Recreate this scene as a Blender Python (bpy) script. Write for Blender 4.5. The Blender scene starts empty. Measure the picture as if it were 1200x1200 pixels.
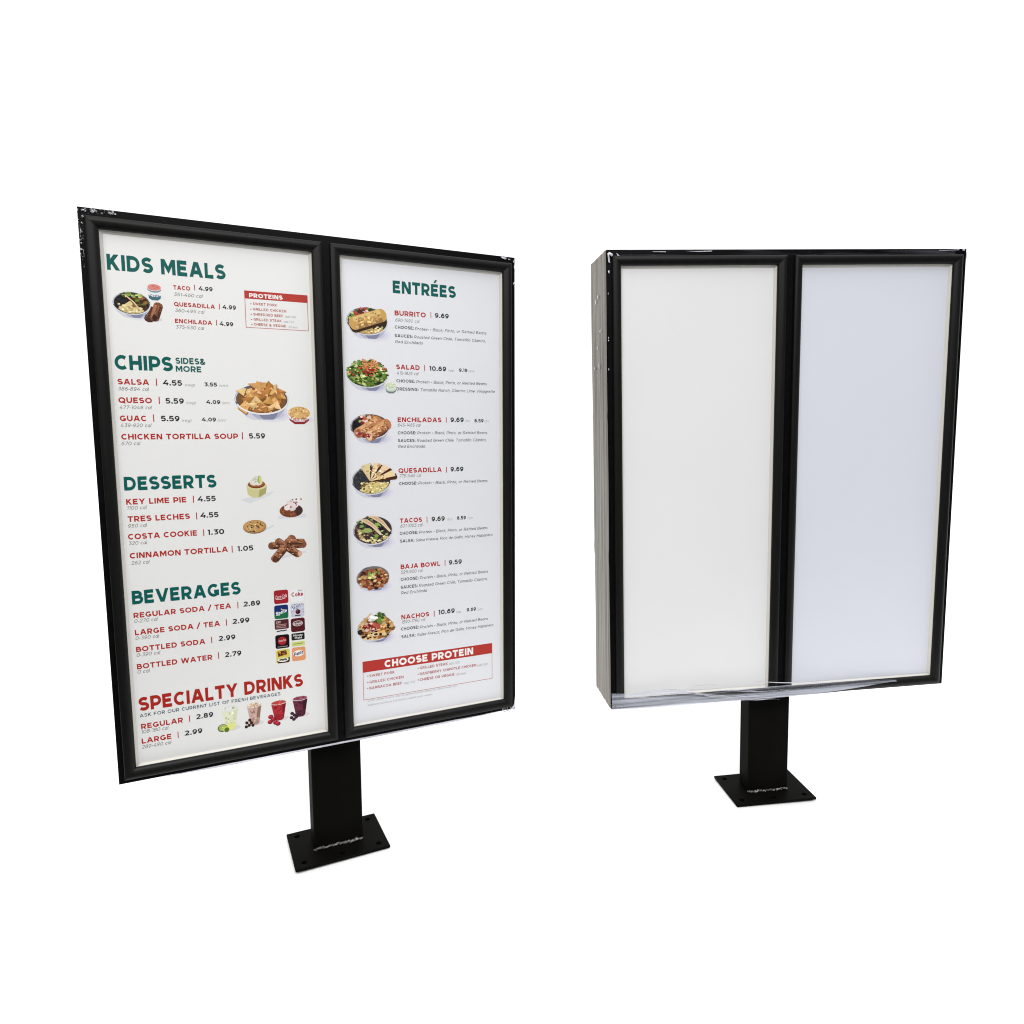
import bpy, bmesh, math, random
from mathutils import Matrix, Vector
sc = bpy.context.scene

# ---------------------------------------------------------------- camera
cam_d = bpy.data.cameras.new('camera'); cam = bpy.data.objects.new('camera', cam_d)
sc.collection.objects.link(cam)
cam_d.sensor_width = 36.0; cam_d.lens = 803.04 / 1200 * 36.0
cam_d.clip_start = 0.05; cam_d.clip_end = 400
RT, UP, FW = (0.99987, -0.00201, -0.01582), (0.01595, 0.1263, 0.99186), (0.0, 0.99199, -0.12632)
cam.matrix_world = Matrix(((RT[0], UP[0], -FW[0], 0), (RT[1], UP[1], -FW[1], 0), (RT[2], UP[2], -FW[2], 1.6), (0, 0, 0, 1)))
sc.camera = cam

# ---------------------------------------------------------------- world: made-up surround, white ahead, brighter above, dim behind for contrast
W_BACKDROP, W_TOP, W_ROOM, W_LOW = 1.25, 2.1, 0.12, 0.03
world = bpy.data.worlds.new('World'); sc.world = world; world.use_nodes = True
nt = world.node_tree; nd, lk = nt.nodes, nt.links
bg = nd['Background']
tc = nd.new('ShaderNodeTexCoord'); sp = nd.new('ShaderNodeSeparateXYZ'); lk.new(tc.outputs['Generated'], sp.inputs[0])
def step(sock, a, b, t0, t1):
    n = nd.new('ShaderNodeMapRange'); n.interpolation_type = 'SMOOTHSTEP'
    lk.new(sock, n.inputs['Value'])
    for k, v in zip(('From Min', 'From Max', 'To Min', 'To Max'), (a, b, t0, t1)): n.inputs[k].default_value = v
    return n.outputs[0]
def lerp(f, a, b):
    n = nd.new('ShaderNodeMix'); n.data_type = 'FLOAT'; lk.new(f, n.inputs[0])
    for i, v in ((2, a), (3, b)):
        if isinstance(v, float): n.inputs[i].default_value = v
        else: lk.new(v, n.inputs[i])
    return n.outputs[0]
room = lerp(step(sp.outputs['Z'], -0.12, 0.0, 0.0, 1.0), W_LOW, W_ROOM)
around = lerp(step(sp.outputs['Y'], -0.1, 0.12, 0.0, 1.0), room, W_BACKDROP)
lk.new(lerp(step(sp.outputs['Z'], 0.52, 0.66, 0.0, 1.0), around, W_TOP), bg.inputs['Strength'])
bg.inputs['Color'].default_value = (1, 1, 1, 1)

# ---------------------------------------------------------------- lamps: the strip lights of the hall above the viewer
def strip(loc, target, size, power, col):
    d = bpy.data.lights.new('strip_light', 'AREA'); d.shape = 'RECTANGLE'; d.size, d.size_y = size
    d.energy = power; d.color = col
    o = bpy.data.objects.new('strip_light', d); sc.collection.objects.link(o); o.location = loc
    o.rotation_euler = (Vector(target) - Vector(loc)).to_track_quat('-Z', 'Y').to_euler()
strip((-1.3, -1.2, 3.9), (-0.6, 2.4, 1.3), (2.6, 0.35), 85, (1.0, 0.97, 0.92))
strip((1.6, -1.2, 3.9), (1.1, 2.7, 1.3), (2.6, 0.35), 85, (0.96, 0.98, 1.0))

sc.render.filter_size = 1.1; sc.cycles.filter_width = 1.1
sc.cycles.use_adaptive_sampling = False
sc.cycles.use_denoising = True; sc.cycles.denoiser = 'OPENIMAGEDENOISE'; sc.cycles.denoising_input_passes = 'RGB_ALBEDO_NORMAL'; sc.cycles.denoising_prefilter = 'NONE'
sc.view_settings.view_transform = 'Standard'; sc.view_settings.look = 'None'
sc.view_settings.exposure = 0.0; sc.view_settings.gamma = 1.0; sc.view_settings.use_curve_mapping = False

# ---------------------------------------------------------------- materials
def lin(c):
    return tuple((v / 255 / 12.92) if v / 255 <= 0.04045 else ((v / 255 + 0.055) / 1.055) ** 2.4 for v in c)
def mat(name, col, rough=0.5, spec=0.5, metal=0.0, coat=0.0, noise=None, bump=None):
    m = bpy.data.materials.new(name); m.use_nodes = True
    n, l = m.node_tree.nodes, m.node_tree.links; b = n['Principled BSDF']
    b.inputs['Base Color'].default_value = (*col, 1); b.inputs['Roughness'].default_value = rough
    b.inputs['Specular IOR Level'].default_value = spec; b.inputs['Metallic'].default_value = metal
    b.inputs['Coat Weight'].default_value = coat; b.inputs['Coat Roughness'].default_value = 0.06
    t = n.new('ShaderNodeTexCoord')
    if noise:
        sx, sy, sz, amount = noise
        mp = n.new('ShaderNodeMapping'); mp.inputs['Scale'].default_value = (sx, sy, sz)
        x = n.new('ShaderNodeTexNoise'); x.inputs['Scale'].default_value = 1.0; x.inputs['Detail'].default_value = 5
        l.new(t.outputs['Object'], mp.inputs[0]); l.new(mp.outputs[0], x.inputs['Vector'])
        r = n.new('ShaderNodeValToRGB')
        r.color_ramp.elements[0].position, r.color_ramp.elements[1].position = 0.3, 0.7
        r.color_ramp.elements[0].color = (*[max(0, v * (1 - amount)) for v in col], 1)
        r.color_ramp.elements[1].color = (*[min(1, v * (1 + amount)) for v in col], 1)
        l.new(x.outputs['Fac'], r.inputs[0]); l.new(r.outputs[0], b.inputs['Base Color'])
    if bump:
        sx, sy, sz, st, dist = bump
        mp = n.new('ShaderNodeMapping'); mp.inputs['Scale'].default_value = (sx, sy, sz)
        x = n.new('ShaderNodeTexNoise'); x.inputs['Scale'].default_value = 1.0; x.inputs['Detail'].default_value = 3
        l.new(t.outputs['Object'], mp.inputs[0]); l.new(mp.outputs[0], x.inputs['Vector'])
        q = n.new('ShaderNodeBump'); q.inputs['Strength'].default_value = st; q.inputs['Distance'].default_value = dist
        l.new(x.outputs['Fac'], q.inputs['Height']); l.new(q.outputs[0], b.inputs['Normal'])
    return m
M = {}
M['floor'] = mat('white_floor', (0.90, 0.90, 0.90), 0.9, 0.1)
M['cabinet'] = mat('black_powder_coat', (0.003, 0.003, 0.0036), 0.42, 0.05, noise=(60, 60, 60, 0.3))
M['frame'] = mat('black_anodised_frame', (0.0048, 0.0047, 0.0044), 0.42, 0.2, noise=(140, 140, 8, 0.3))
M['post'] = mat('black_painted_steel', (0.0036, 0.0034, 0.003), 0.55, 0.02, noise=(9, 9, 3, 0.2))
M['trim'] = mat('cream_plastic_trim', (0.60, 0.585, 0.54), 0.4, 0.2)
M['hole'] = mat('dark_hole_shade', (0.001, 0.001, 0.001), 0.8, 0.0)  # black for the shade painted inside the bolt holes
M['weld'] = mat('bare_weld_metal', (0.22, 0.21, 0.20), 0.42, 0.5, 1.0, noise=(200, 200, 200, 0.5))
PAPER = {'warm': (0.74, 0.74, 0.732), 'cool': (0.715, 0.72, 0.752), 'plain': (0.735, 0.735, 0.742), 'blue': (0.655, 0.672, 0.735)}
for k, v in PAPER.items(): M[k] = mat('poster_paper_' + k, v, 0.32, 0.3, noise=(1.3, 1.3, 1.3, 0.02))
INK = {'H': (14, 94, 88), 'S': (172, 44, 36), 'N': (178, 48, 40), 'P': (52, 52, 52), 'C': (124, 124, 124), 'B': (66, 66, 68),
       'I': (92, 92, 95), 'G': (160, 160, 162), 'W': (246, 242, 240), 'R': (176, 72, 66), 'T': (20, 74, 88), 'K': (40, 36, 40)}
for k, v in INK.items(): M['ink_' + k] = mat('printing_ink_' + k.lower(), [q * .88 for q in lin(v)], 0.4, 0.12)
INK_OF = {'H2': 'H', 'V': 'N'}
def art_material():
    m = bpy.data.materials.new('printed_picture'); m.use_nodes = True
    n, l = m.node_tree.nodes, m.node_tree.links; b = n['Principled BSDF']
    a = n.new('ShaderNodeVertexColor'); a.layer_name = 'print'
    l.new(a.outputs[0], b.inputs['Base Color']); b.inputs['Roughness'].default_value = 0.35
    b.inputs['Specular IOR Level'].default_value = 0.12
    return m
M['art'] = art_material()
def film_material(name, col, opacity, rough, scale, lo=0.35, hi=0.7):
    m = bpy.data.materials.new(name); m.use_nodes = True
    n, l = m.node_tree.nodes, m.node_tree.links; b = n['Principled BSDF']
    b.inputs['Base Color'].default_value = (*col, 1); b.inputs['Roughness'].default_value = rough
    b.inputs['Specular IOR Level'].default_value = 0.8
    t = n.new('ShaderNodeTexCoord'); mp = n.new('ShaderNodeMapping'); mp.inputs['Scale'].default_value = scale
    x = n.new('ShaderNodeTexNoise'); x.inputs['Scale'].default_value = 1.0; x.inputs['Detail'].default_value = 4
    l.new(t.outputs['Object'], mp.inputs[0]); l.new(mp.outputs[0], x.inputs['Vector'])
    r = n.new('ShaderNodeMapRange'); l.new(x.outputs['Fac'], r.inputs['Value'])
    for k, v in zip(('From Min', 'From Max', 'To Min', 'To Max'), (lo, hi, opacity[0], opacity[1])): r.inputs[k].default_value = v
    tr = n.new('ShaderNodeBsdfTransparent'); mx = n.new('ShaderNodeMixShader')
    l.new(r.outputs[0], mx.inputs[0]); l.new(tr.outputs[0], mx.inputs[1]); l.new(b.outputs[0], mx.inputs[2])
    l.new(mx.outputs[0], n['Material Output'].inputs['Surface'])
    return m
M['film'] = film_material('clear_stretch_film', (0.60, 0.63, 0.72), (0.08, 0.8), 0.12, (1.3, 5, 80), 0.38, 0.66)
M['crease'] = film_material('creased_stretch_film', (0.85, 0.86, 0.9), (0.0, 1.0), 0.1, (110, 110, 110), 0.54, 0.7)
M['clear'] = film_material('tight_clear_film', (0.5, 0.5, 0.6), (0.0, 0.1), 0.05, (4, 4, 140), 0.45, 0.7)
M['edge_glint_film'] = mat('film_edge_and_glint', (0.60, 0.60, 0.67), 0.25, 0.6, noise=(4, 60, 60, 0.35))  # pale film edge, also colours the put-in highlights
M['side_wrap'] = mat('stretch_wrap_with_sheen', (0.15, 0.127, 0.10), 0.36, 0.3, noise=(10, 130, 2.0, 0.9), bump=(10, 190, 2.5, 0.35, 0.004))  # brown-grey streaked base stands in for surroundings reflected in the wrap

# ---------------------------------------------------------------- mesh helpers
def link(name, me, m, parent=None):
    for k in (m if isinstance(m, (list, tuple)) else [m]): me.materials.append(M[k])
    o = bpy.data.objects.new(name, me); sc.collection.objects.link(o)
    if parent: o.parent = parent
    return o
def obj(name, bm, m, parent=None, smooth=False):
    me = bpy.data.meshes.new(name)
    bmesh.ops.recalc_face_normals(bm, faces=bm.faces[:]) if smooth != 'flat' else None
    bm.to_mesh(me); bm.free()
    if smooth is True: me.polygons.foreach_set('use_smooth', [True] * len(me.polygons))
    return link(name, me, m, parent)
def box(bm, x0, x1, y0, y1, z0, z1, bev=0.0):
    r = bmesh.ops.create_cube(bm, size=1.0)
    for v in r['verts']: v.co = Vector((x0 + (v.co.x + .5) * (x1 - x0), y0 + (v.co.y + .5) * (y1 - y0), z0 + (v.co.z + .5) * (z1 - z0)))
    if bev:
        es = list({e for v in r['verts'] for e in v.link_edges})
        bmesh.ops.bevel(bm, geom=es, offset=bev, segments=2, affect='EDGES', profile=0.6)

# ---------------------------------------------------------------- lettering: a stroke alphabet, cap height 1, stroke thickness w
def arc(cx, cy, rx, ry, a, b, n=10):
    return [(cx + rx * math.cos(math.radians(a + (b - a) * i / n)), cy + ry * math.sin(math.radians(a + (b - a) * i / n))) for i in range(n + 1)]
def glyph(c, w):
    h = w / 2; T = 1 - h; X = 0.74; XT = X - h; m = .5
    def ring(x0, x1, y0, y1, n=24): return arc((x0 + x1) / 2, (y0 + y1) / 2, (x1 - x0) / 2, (y1 - y0) / 2, 90, 450, n)
    if c == 'É': return glyph('E', w)
    if c == 'A': W = 1.06; return [[(h * 1.08, 0), (W / 2 - h * .3, 1)], [(W - h * 1.08, 0), (W / 2 + h * .3, 1)], [(.24, .2 + h), (W - .24, .2 + h)]], W
    if c == 'B':
        k = .53; rt, rb = (T - k) / 2, (k - h) / 2
        return [[(h, 0), (h, 1)], [(h, T), (.42, T)] + arc(.42, k + rt, .3 - h * .3, rt, 90, -90) + [(h, k)], [(h, k), (.46, k)] + arc(.46, h + rb, .36 - h * .4, rb, 90, -90) + [(h, h)]], .84
    if c == 'C': return [arc(.52, m, .52 - h, m - h, 48, 312, 18)], .92
    if c == 'D': return [[(h, 0), (h, 1)], [(h, T), (.42, T)] + arc(.42, m, .52 - h, m - h, 90, -90, 14) + [(h, h)]], .95
    if c == 'E': return [[(h, 0), (h, 1)], [(h, T), (.74, T)], [(h, .51), (.68, .51)], [(h, h), (.76, h)]], .79
    if c == 'F': return [[(h, 0), (h, 1)], [(h, T), (.74, T)], [(h, .49), (.68, .49)]], .76
    if c == 'G': return [arc(.53, m, .53 - h, m - h, 48, 322, 18), [(.98 - h, .1), (.98 - h, .5)], [(.56, .5 - h * .8), (.98, .5 - h * .8)]], 1.0
    if c == 'H': return [[(h, 0), (h, 1)], [(.9 - h, 0), (.9 - h, 1)], [(h, m), (.9 - h, m)]], .9
    if c == 'I': return [[(h, 0), (h, 1)]], w
    if c == 'J': return [[(.62 - h, 1), (.62 - h, .33)] + arc(.3, .33, .32 - h, .33 - h, 0, -150)], .62
    if c == 'K': return [[(h, 0), (h, 1)], [(h, .36), (.82 - h, 1)], [(.34, .58), (.88 - h, 0)]], .9
    if c == 'L': return [[(h, 1), (h, h), (.68, h)]], .7
    if c == 'M': W = 1.08; return [[(h, 0), (h, 1)], [(W - h, 0), (W - h, 1)], [(h * 1.1, 1), (W / 2, .3), (W - h * 1.1, 1)]], W
    if c == 'N': return [[(h, 0), (h, 1)], [(.92 - h, 0), (.92 - h, 1)], [(h * 1.3, 1), (.92 - h * 1.3, 0)]], .92
    if c == 'O': return [ring(h, 1.1 - h, h, T)], 1.1
    if c == 'P': k = .36; return [[(h, 0), (h, 1)], [(h, T), (.44, T)] + arc(.44, (T + k) / 2, .36 - h * .5, (T - k) / 2, 90, -90) + [(h, k)]], .82
    if c == 'Q': return [ring(h, 1.1 - h, h, T), [(.62, .32), (1.06, -.06)]], 1.1
    if c == 'R': k = .39; return [[(h, 0), (h, 1)], [(h, T), (.44, T)] + arc(.44, (T + k) / 2, .36 - h * .5, (T - k) / 2, 90, -90) + [(h, k)], [(.42, k), (.84 - h, 0)]], .87
    if c == 'S':
        return [arc(.4, .75 - h / 2, .36 - h * .6, .25 - h / 2, 30, 180 + 75, 12) + arc(.4, .25 + h / 2, .4 - h * .8, .25 - h / 2, 75, -150, 14)], .8
    if c == 'T': return [[(0, T), (.84, T)], [(.42, 0), (.42, 1)]], .84
    if c == 'U': return [[(h, 1), (h, .42)] + arc(.46, .42, .46 - h, .42 - h, 180, 360, 12) + [(.92 - h, 1)]], .92
    if c == 'V': return [[(h, 1), (.52 - h * .2, 0)], [(1.04 - h, 1), (.52 + h * .2, 0)]], 1.04
    if c == 'W': return [[(h, 1), (.4, 0)], [(.4, 0), (.74, 1)], [(.74, 1), (1.08, 0)], [(1.08, 0), (1.48 - h, 1)]], 1.48
    if c == 'X': return [[(h, 1), (.9 - h, 0)], [(h, 0), (.9 - h, 1)]], .9
    if c == 'Y': return [[(h, 1), (.48, .42), (.96 - h, 1)], [(.48, 0), (.48, .45)]], .96
    if c == 'Z': return [[(.04, T), (.74, T), (.08, h), (.8, h)]], .82
    if c == '0': return [ring(h, .84 - h, h, T)], .84
    if c == '1': return [[(.36 - h, 0), (.36 - h, 1)], [(.0, T), (.36 - h, T)]], .38
    if c == '2': return [arc(.36, .68, .33 - h * .4, .32 - h, 160, -20, 10) + [(.1, h), (.72, h)]], .74
    if c == '3': return [[(.06, T), (.62, T), (.36, .58)] + arc(.36, .29 + h * .4, .36 - h * .6, .29 - h * .6, 85, -140, 12)], .74
    if c == '4': return [[(.82, .22 + h), (.06, .22 + h), (.52, 1)], [(.6, 0), (.6, .55)]], .84
    if c == '5': return [[(.68, T), (.16, T), (.12, .54)] + arc(.34, .31 + h * .2, .38 - h * .6, .31 - h * .6, 110, -145, 12)], .76
    if c == '6': return [ring(h, .78 - h, h, .62), [(h, .36), (.14, .62), (.36, T), (.66, T - .02)]], .78
    if c == '7': return [[(.02, T), (.68, T), (.24, 0)]], .74
    if c == '8': return [ring(h + .04, .74 - h, .54, T), ring(h, .78 - h, h, .54)], .78
    if c == '9': return [ring(h, .78 - h, .38, T), [(.78 - h, .64), (.64, .38), (.42, h), (.12, h + .02)]], .78
    if c == '.': return [[(0, h * 1.1), (w * 1.2, h * 1.1)]], w * 1.2
    if c == ',': return [[(w * .8, h * 1.4), (w * .2, -.2)]], w
    if c == ':': return [[(0, h * 1.1), (w * 1.2, h * 1.1)], [(0, .6), (w * 1.2, .6)]], w * 1.2
    if c == '-': return [[(0, .38), (.38, .38)]], .38
    if c == '/': return [[(0, -.1), (.5, 1.1)]], .5
    if c == '•': return [arc(.15, .42, .08, .08, 0, 360, 10)], .3
    if c == '(': return [arc(.4, .45, .34, .62, 130, 230, 6)], .22
    if c == ')': return [arc(-.18, .45, .34, .62, 50, -50, 6)], .2
    if c == '&': return [[(.86, .44)] + arc(.4, .27, .4 - h, .27 - h * .6, -30, -190, 12) + [(.5, .62)] + arc(.36, .77, .2, .23 - h, -20, 200, 10) + [(.82 - h * .5, 0)]], .86
    if c == '+': return [[(0, .45), (.5, .45)], [(.25, .2), (.25, .7)]], .5
    if c == 'a': return [ring(h, .66 - h, h, XT, 16), [(.66 - h, 0), (.66 - h, X)]], .66
    if c == 'b': return [ring(h, .7 - h, h, XT, 16), [(h, 0), (h, 1.02)]], .7
    if c == 'c': return [arc(.36, X / 2, .36 - h, X / 2 - h, 50, 310, 12)], .6
    if c == 'd': return [ring(h, .7 - h, h, XT, 16), [(.7 - h, 0), (.7 - h, 1.02)]], .7
    if c == 'e': return [[(h, X / 2), (.66 - h, X / 2)] + arc(.34, X / 2, .34 - h, X / 2 - h, 0, 310, 14)], .66
    if c == 'f': return [[(.18, 0), (.18, .8)] + arc(.36, .8, .18, .2 - h, 180, 100, 5), [(0, X - h), (.36, X - h)]], .38
    if c == 'g': return [ring(h, .68 - h, h, XT, 16), [(.68 - h, X), (.68 - h, 0)] + arc(.34, 0, .34 - h, .22, 0, -140, 8)], .68
    if c in 'hn': return [[(h, 0), (h, 1.02 if c == 'h' else X)], [(h, .4)] + arc(.34, .42, .34 - h, XT - .42, 180, 0, 8) + [(.68 - h, 0)]], .68
    if c == 'i': return [[(h, 0), (h, X)], [(h, .9), (h, 1.03)]], w
    if c == 'k': return [[(h, 0), (h, 1.02)], [(h, .28), (.58, X)], [(.26, .46), (.62, 0)]], .62
    if c == 'l': return [[(h, 0), (h, 1.02)]], w
    if c == 'm': return [[(h, 0), (h, X)], [(h, .4)] + arc(.3, .42, .3 - h, XT - .42, 180, 0, 8) + [(.6 - h, 0)], [(.6 - h, .42)] + arc(.86 - h, .42, .26, XT - .42, 180, 0, 8) + [(1.12 - h, 0)]], 1.12
    if c == 'o': return [ring(h, .72 - h, h, XT, 16)], .72
    if c == 'p': return [ring(h, .7 - h, h, XT, 16), [(h, -.25), (h, X)]], .7
    if c == 'q': return [ring(h, .7 - h, h, XT, 16), [(.7 - h, -.25), (.7 - h, X)]], .7
    if c == 'r': return [[(h, 0), (h, X)], [(h, .42)] + arc(.34, .4, .3 - h, XT - .4, 180, 80, 6)], .4
    if c == 's': return [arc(.27, .56, .22, .18 - h, 30, 250, 8) + arc(.27, .19, .25, .19 - h, 70, -150, 8)], .54
    if c == 't': return [[(.18, .95), (.18, .16)] + arc(.34, .16, .16, .16 - h, 180, 280, 5), [(0, X - h), (.38, X - h)]], .4
    if c == 'u': return [[(h, X), (h, .34)] + arc(.33, .32, .33 - h, .32 - h, 180, 360, 8), [(.66 - h, X), (.66 - h, 0)]], .66
    if c == 'v': return [[(h, X), (.32, 0)], [(.64 - h, X), (.32, 0)]], .64
    if c == 'w': return [[(h, X), (.26, 0)], [(.26, 0), (.5, X)], [(.5, X), (.74, 0)], [(.74, 0), (1 - h, X)]], 1.0
    if c == 'x': return [[(h, X), (.6 - h, 0)], [(h, 0), (.6 - h, X)]], .6
    if c == 'y': return [[(h, X), (.33, .02)], [(.64 - h, X), (.2, -.25)]], .64
    return [], .34
LINES = (0.0, 1.0, 0.74, -.25)
def ribbon(pts, hw, flare=1.0):
    # outline of one stroke: mitred joints, diagonal ends cut level with the line they stand on
    P = [Vector(q) for i, q in enumerate(pts) if i == 0 or (Vector(q) - Vector(pts[i - 1])).length > 1e-4]
    closed = (P[0] - P[-1]).length < 1e-4 and len(P) > 3
    n = len(P); L, R = [], []
    for i in range(n):
        if closed: a, b = P[(i - 1) % (n - 1)], P[(i + 1) % (n - 1)]
        else: a, b = P[max(i - 1, 0)], P[min(i + 1, n - 1)]
        d0 = (P[i] - a).normalized() if (P[i] - a).length else (b - P[i]).normalized()
        d1 = (b - P[i]).normalized() if (b - P[i]).length else d0
        n0, n1 = Vector((-d0.y, d0.x)), Vector((-d1.y, d1.x))
        mm = n0 + n1
        mm = n0 if mm.length < .3 else mm.normalized()
        k = hw / max(mm.dot(n0), .45)
        end = not closed and i in (0, n - 1)
        if end: k *= flare
        l, r = P[i] + mm * k, P[i] - mm * k
        if end and abs(d0.y) > .3:
            for y in LINES:
                if abs(P[i].y - y) < 1e-3:
                    l = l + d0 * ((y - l.y) / d0.y); r = r + d0 * ((y - r.y) / d0.y)
        L.append(l); R.append(r)
    return L, R
STYLE = {  # stroke weight, letter gap, slant, end flare
    'H': (.24, .15, 0, 1.1), 'S': (.24, .14, 0, 1.1), 'H2': (.23, .13, 0, 1.05), 'N': (.235, .15, 0, 1), 'P': (.225, .13, 0, 1),
    'C': (.13, .15, .22, 1), 'B': (.21, .17, 0, 1), 'I': (.14, .16, .22, 1), 'G': (.12, .16, .22, 1), 'W': (.26, .14, 0, 1), 'R': (.19, .17, 0, 1),
    'T': (.18, .2, 0, 1)}
class Print:
    """flat printed matter on a board's poster: x to the right, z up, in board coordinates"""
    def __init__(s, y): s.bm = bmesh.new(); s.col = s.bm.loops.layers.float_color.new('print'); s.y = y; s.k = 0; s.mats = []
    def slot(s, m):
        if m not in s.mats: s.mats.append(m)
        return s.mats.index(m)
    def poly(s, pts, col=None, m='art', lift=True):
        if lift: s.k += 1
        y = s.y - .00015 - s.k * 3e-6
        f = s.bm.faces.new([s.bm.verts.new((p[0], y, p[1])) for p in pts])
        f.normal_update()
        if f.normal.y > 0: f.normal_flip()
        f.material_index = s.slot(m)
        if col is not None:
            g = sum(col) / 3; c = (*[min(1, v * .93) for v in lin([g + (v - g) * .88 for v in col])], 1)
            for lp in f.loops: lp[s.col] = c
    def line(s, pts, w, m, col=None):
        L, R = ribbon(pts, w / 2)
        s.k += 1
        for i in range(len(L) - 1): s.poly([L[i], L[i + 1], R[i + 1], R[i]], col, m, False)
    def width(s, t, st):
        w, gap = STYLE[st][:2]
        return sum(glyph(ch, w)[1] + gap for ch in t) - gap
    def text(s, run, m=None, col=None):
        t, st, u0, z0, u1, cap = run
        if st == 'V':
            w = cap * .13; s.poly([(u0 - w / 2, z0), (u0 + w / 2, z0), (u0 + w / 2, z0 + cap), (u0 - w / 2, z0 + cap)], None, 'ink_N'); return
        w, gap, slant, flare = STYLE[st]
        m = m or 'ink_' + INK_OF.get(st, st)
        x = 0; strokes = []; base = s.k
        for ch in t:
            g, W = glyph(ch, w)
            if ch == 'É':  # the acute accent
                s.poly([(u0 + (x + q) * ((u1 - u0) / s.width(t, st)), z0 + v * cap) for q, v in ((.26, 1.1), (.46, 1.1), (.68, 1.36), (.44, 1.36))], col, m)
            strokes += [([(q[0] + x, q[1]) for q in k], i + 2) for i, k in enumerate(g)]; x += W + gap
        x -= gap
        sx = (u1 - u0) / x
        for k, layer in strokes:
            L, R = ribbon(k, w / 2, flare)
            f = lambda q: (u0 + (q.x + q.y * slant) * sx, z0 + q.y * cap)
            s.k = base + layer
            for i in range(len(L) - 1): s.poly([f(L[i]), f(L[i + 1]), f(R[i + 1]), f(R[i])], col, m, False)
    def done(s, name, parent, label=None):
        me = bpy.data.meshes.new(name); s.bm.to_mesh(me); s.bm.free()
        o = link(name, me, s.mats, parent)
        if label: o['label'] = label
        return o

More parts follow.
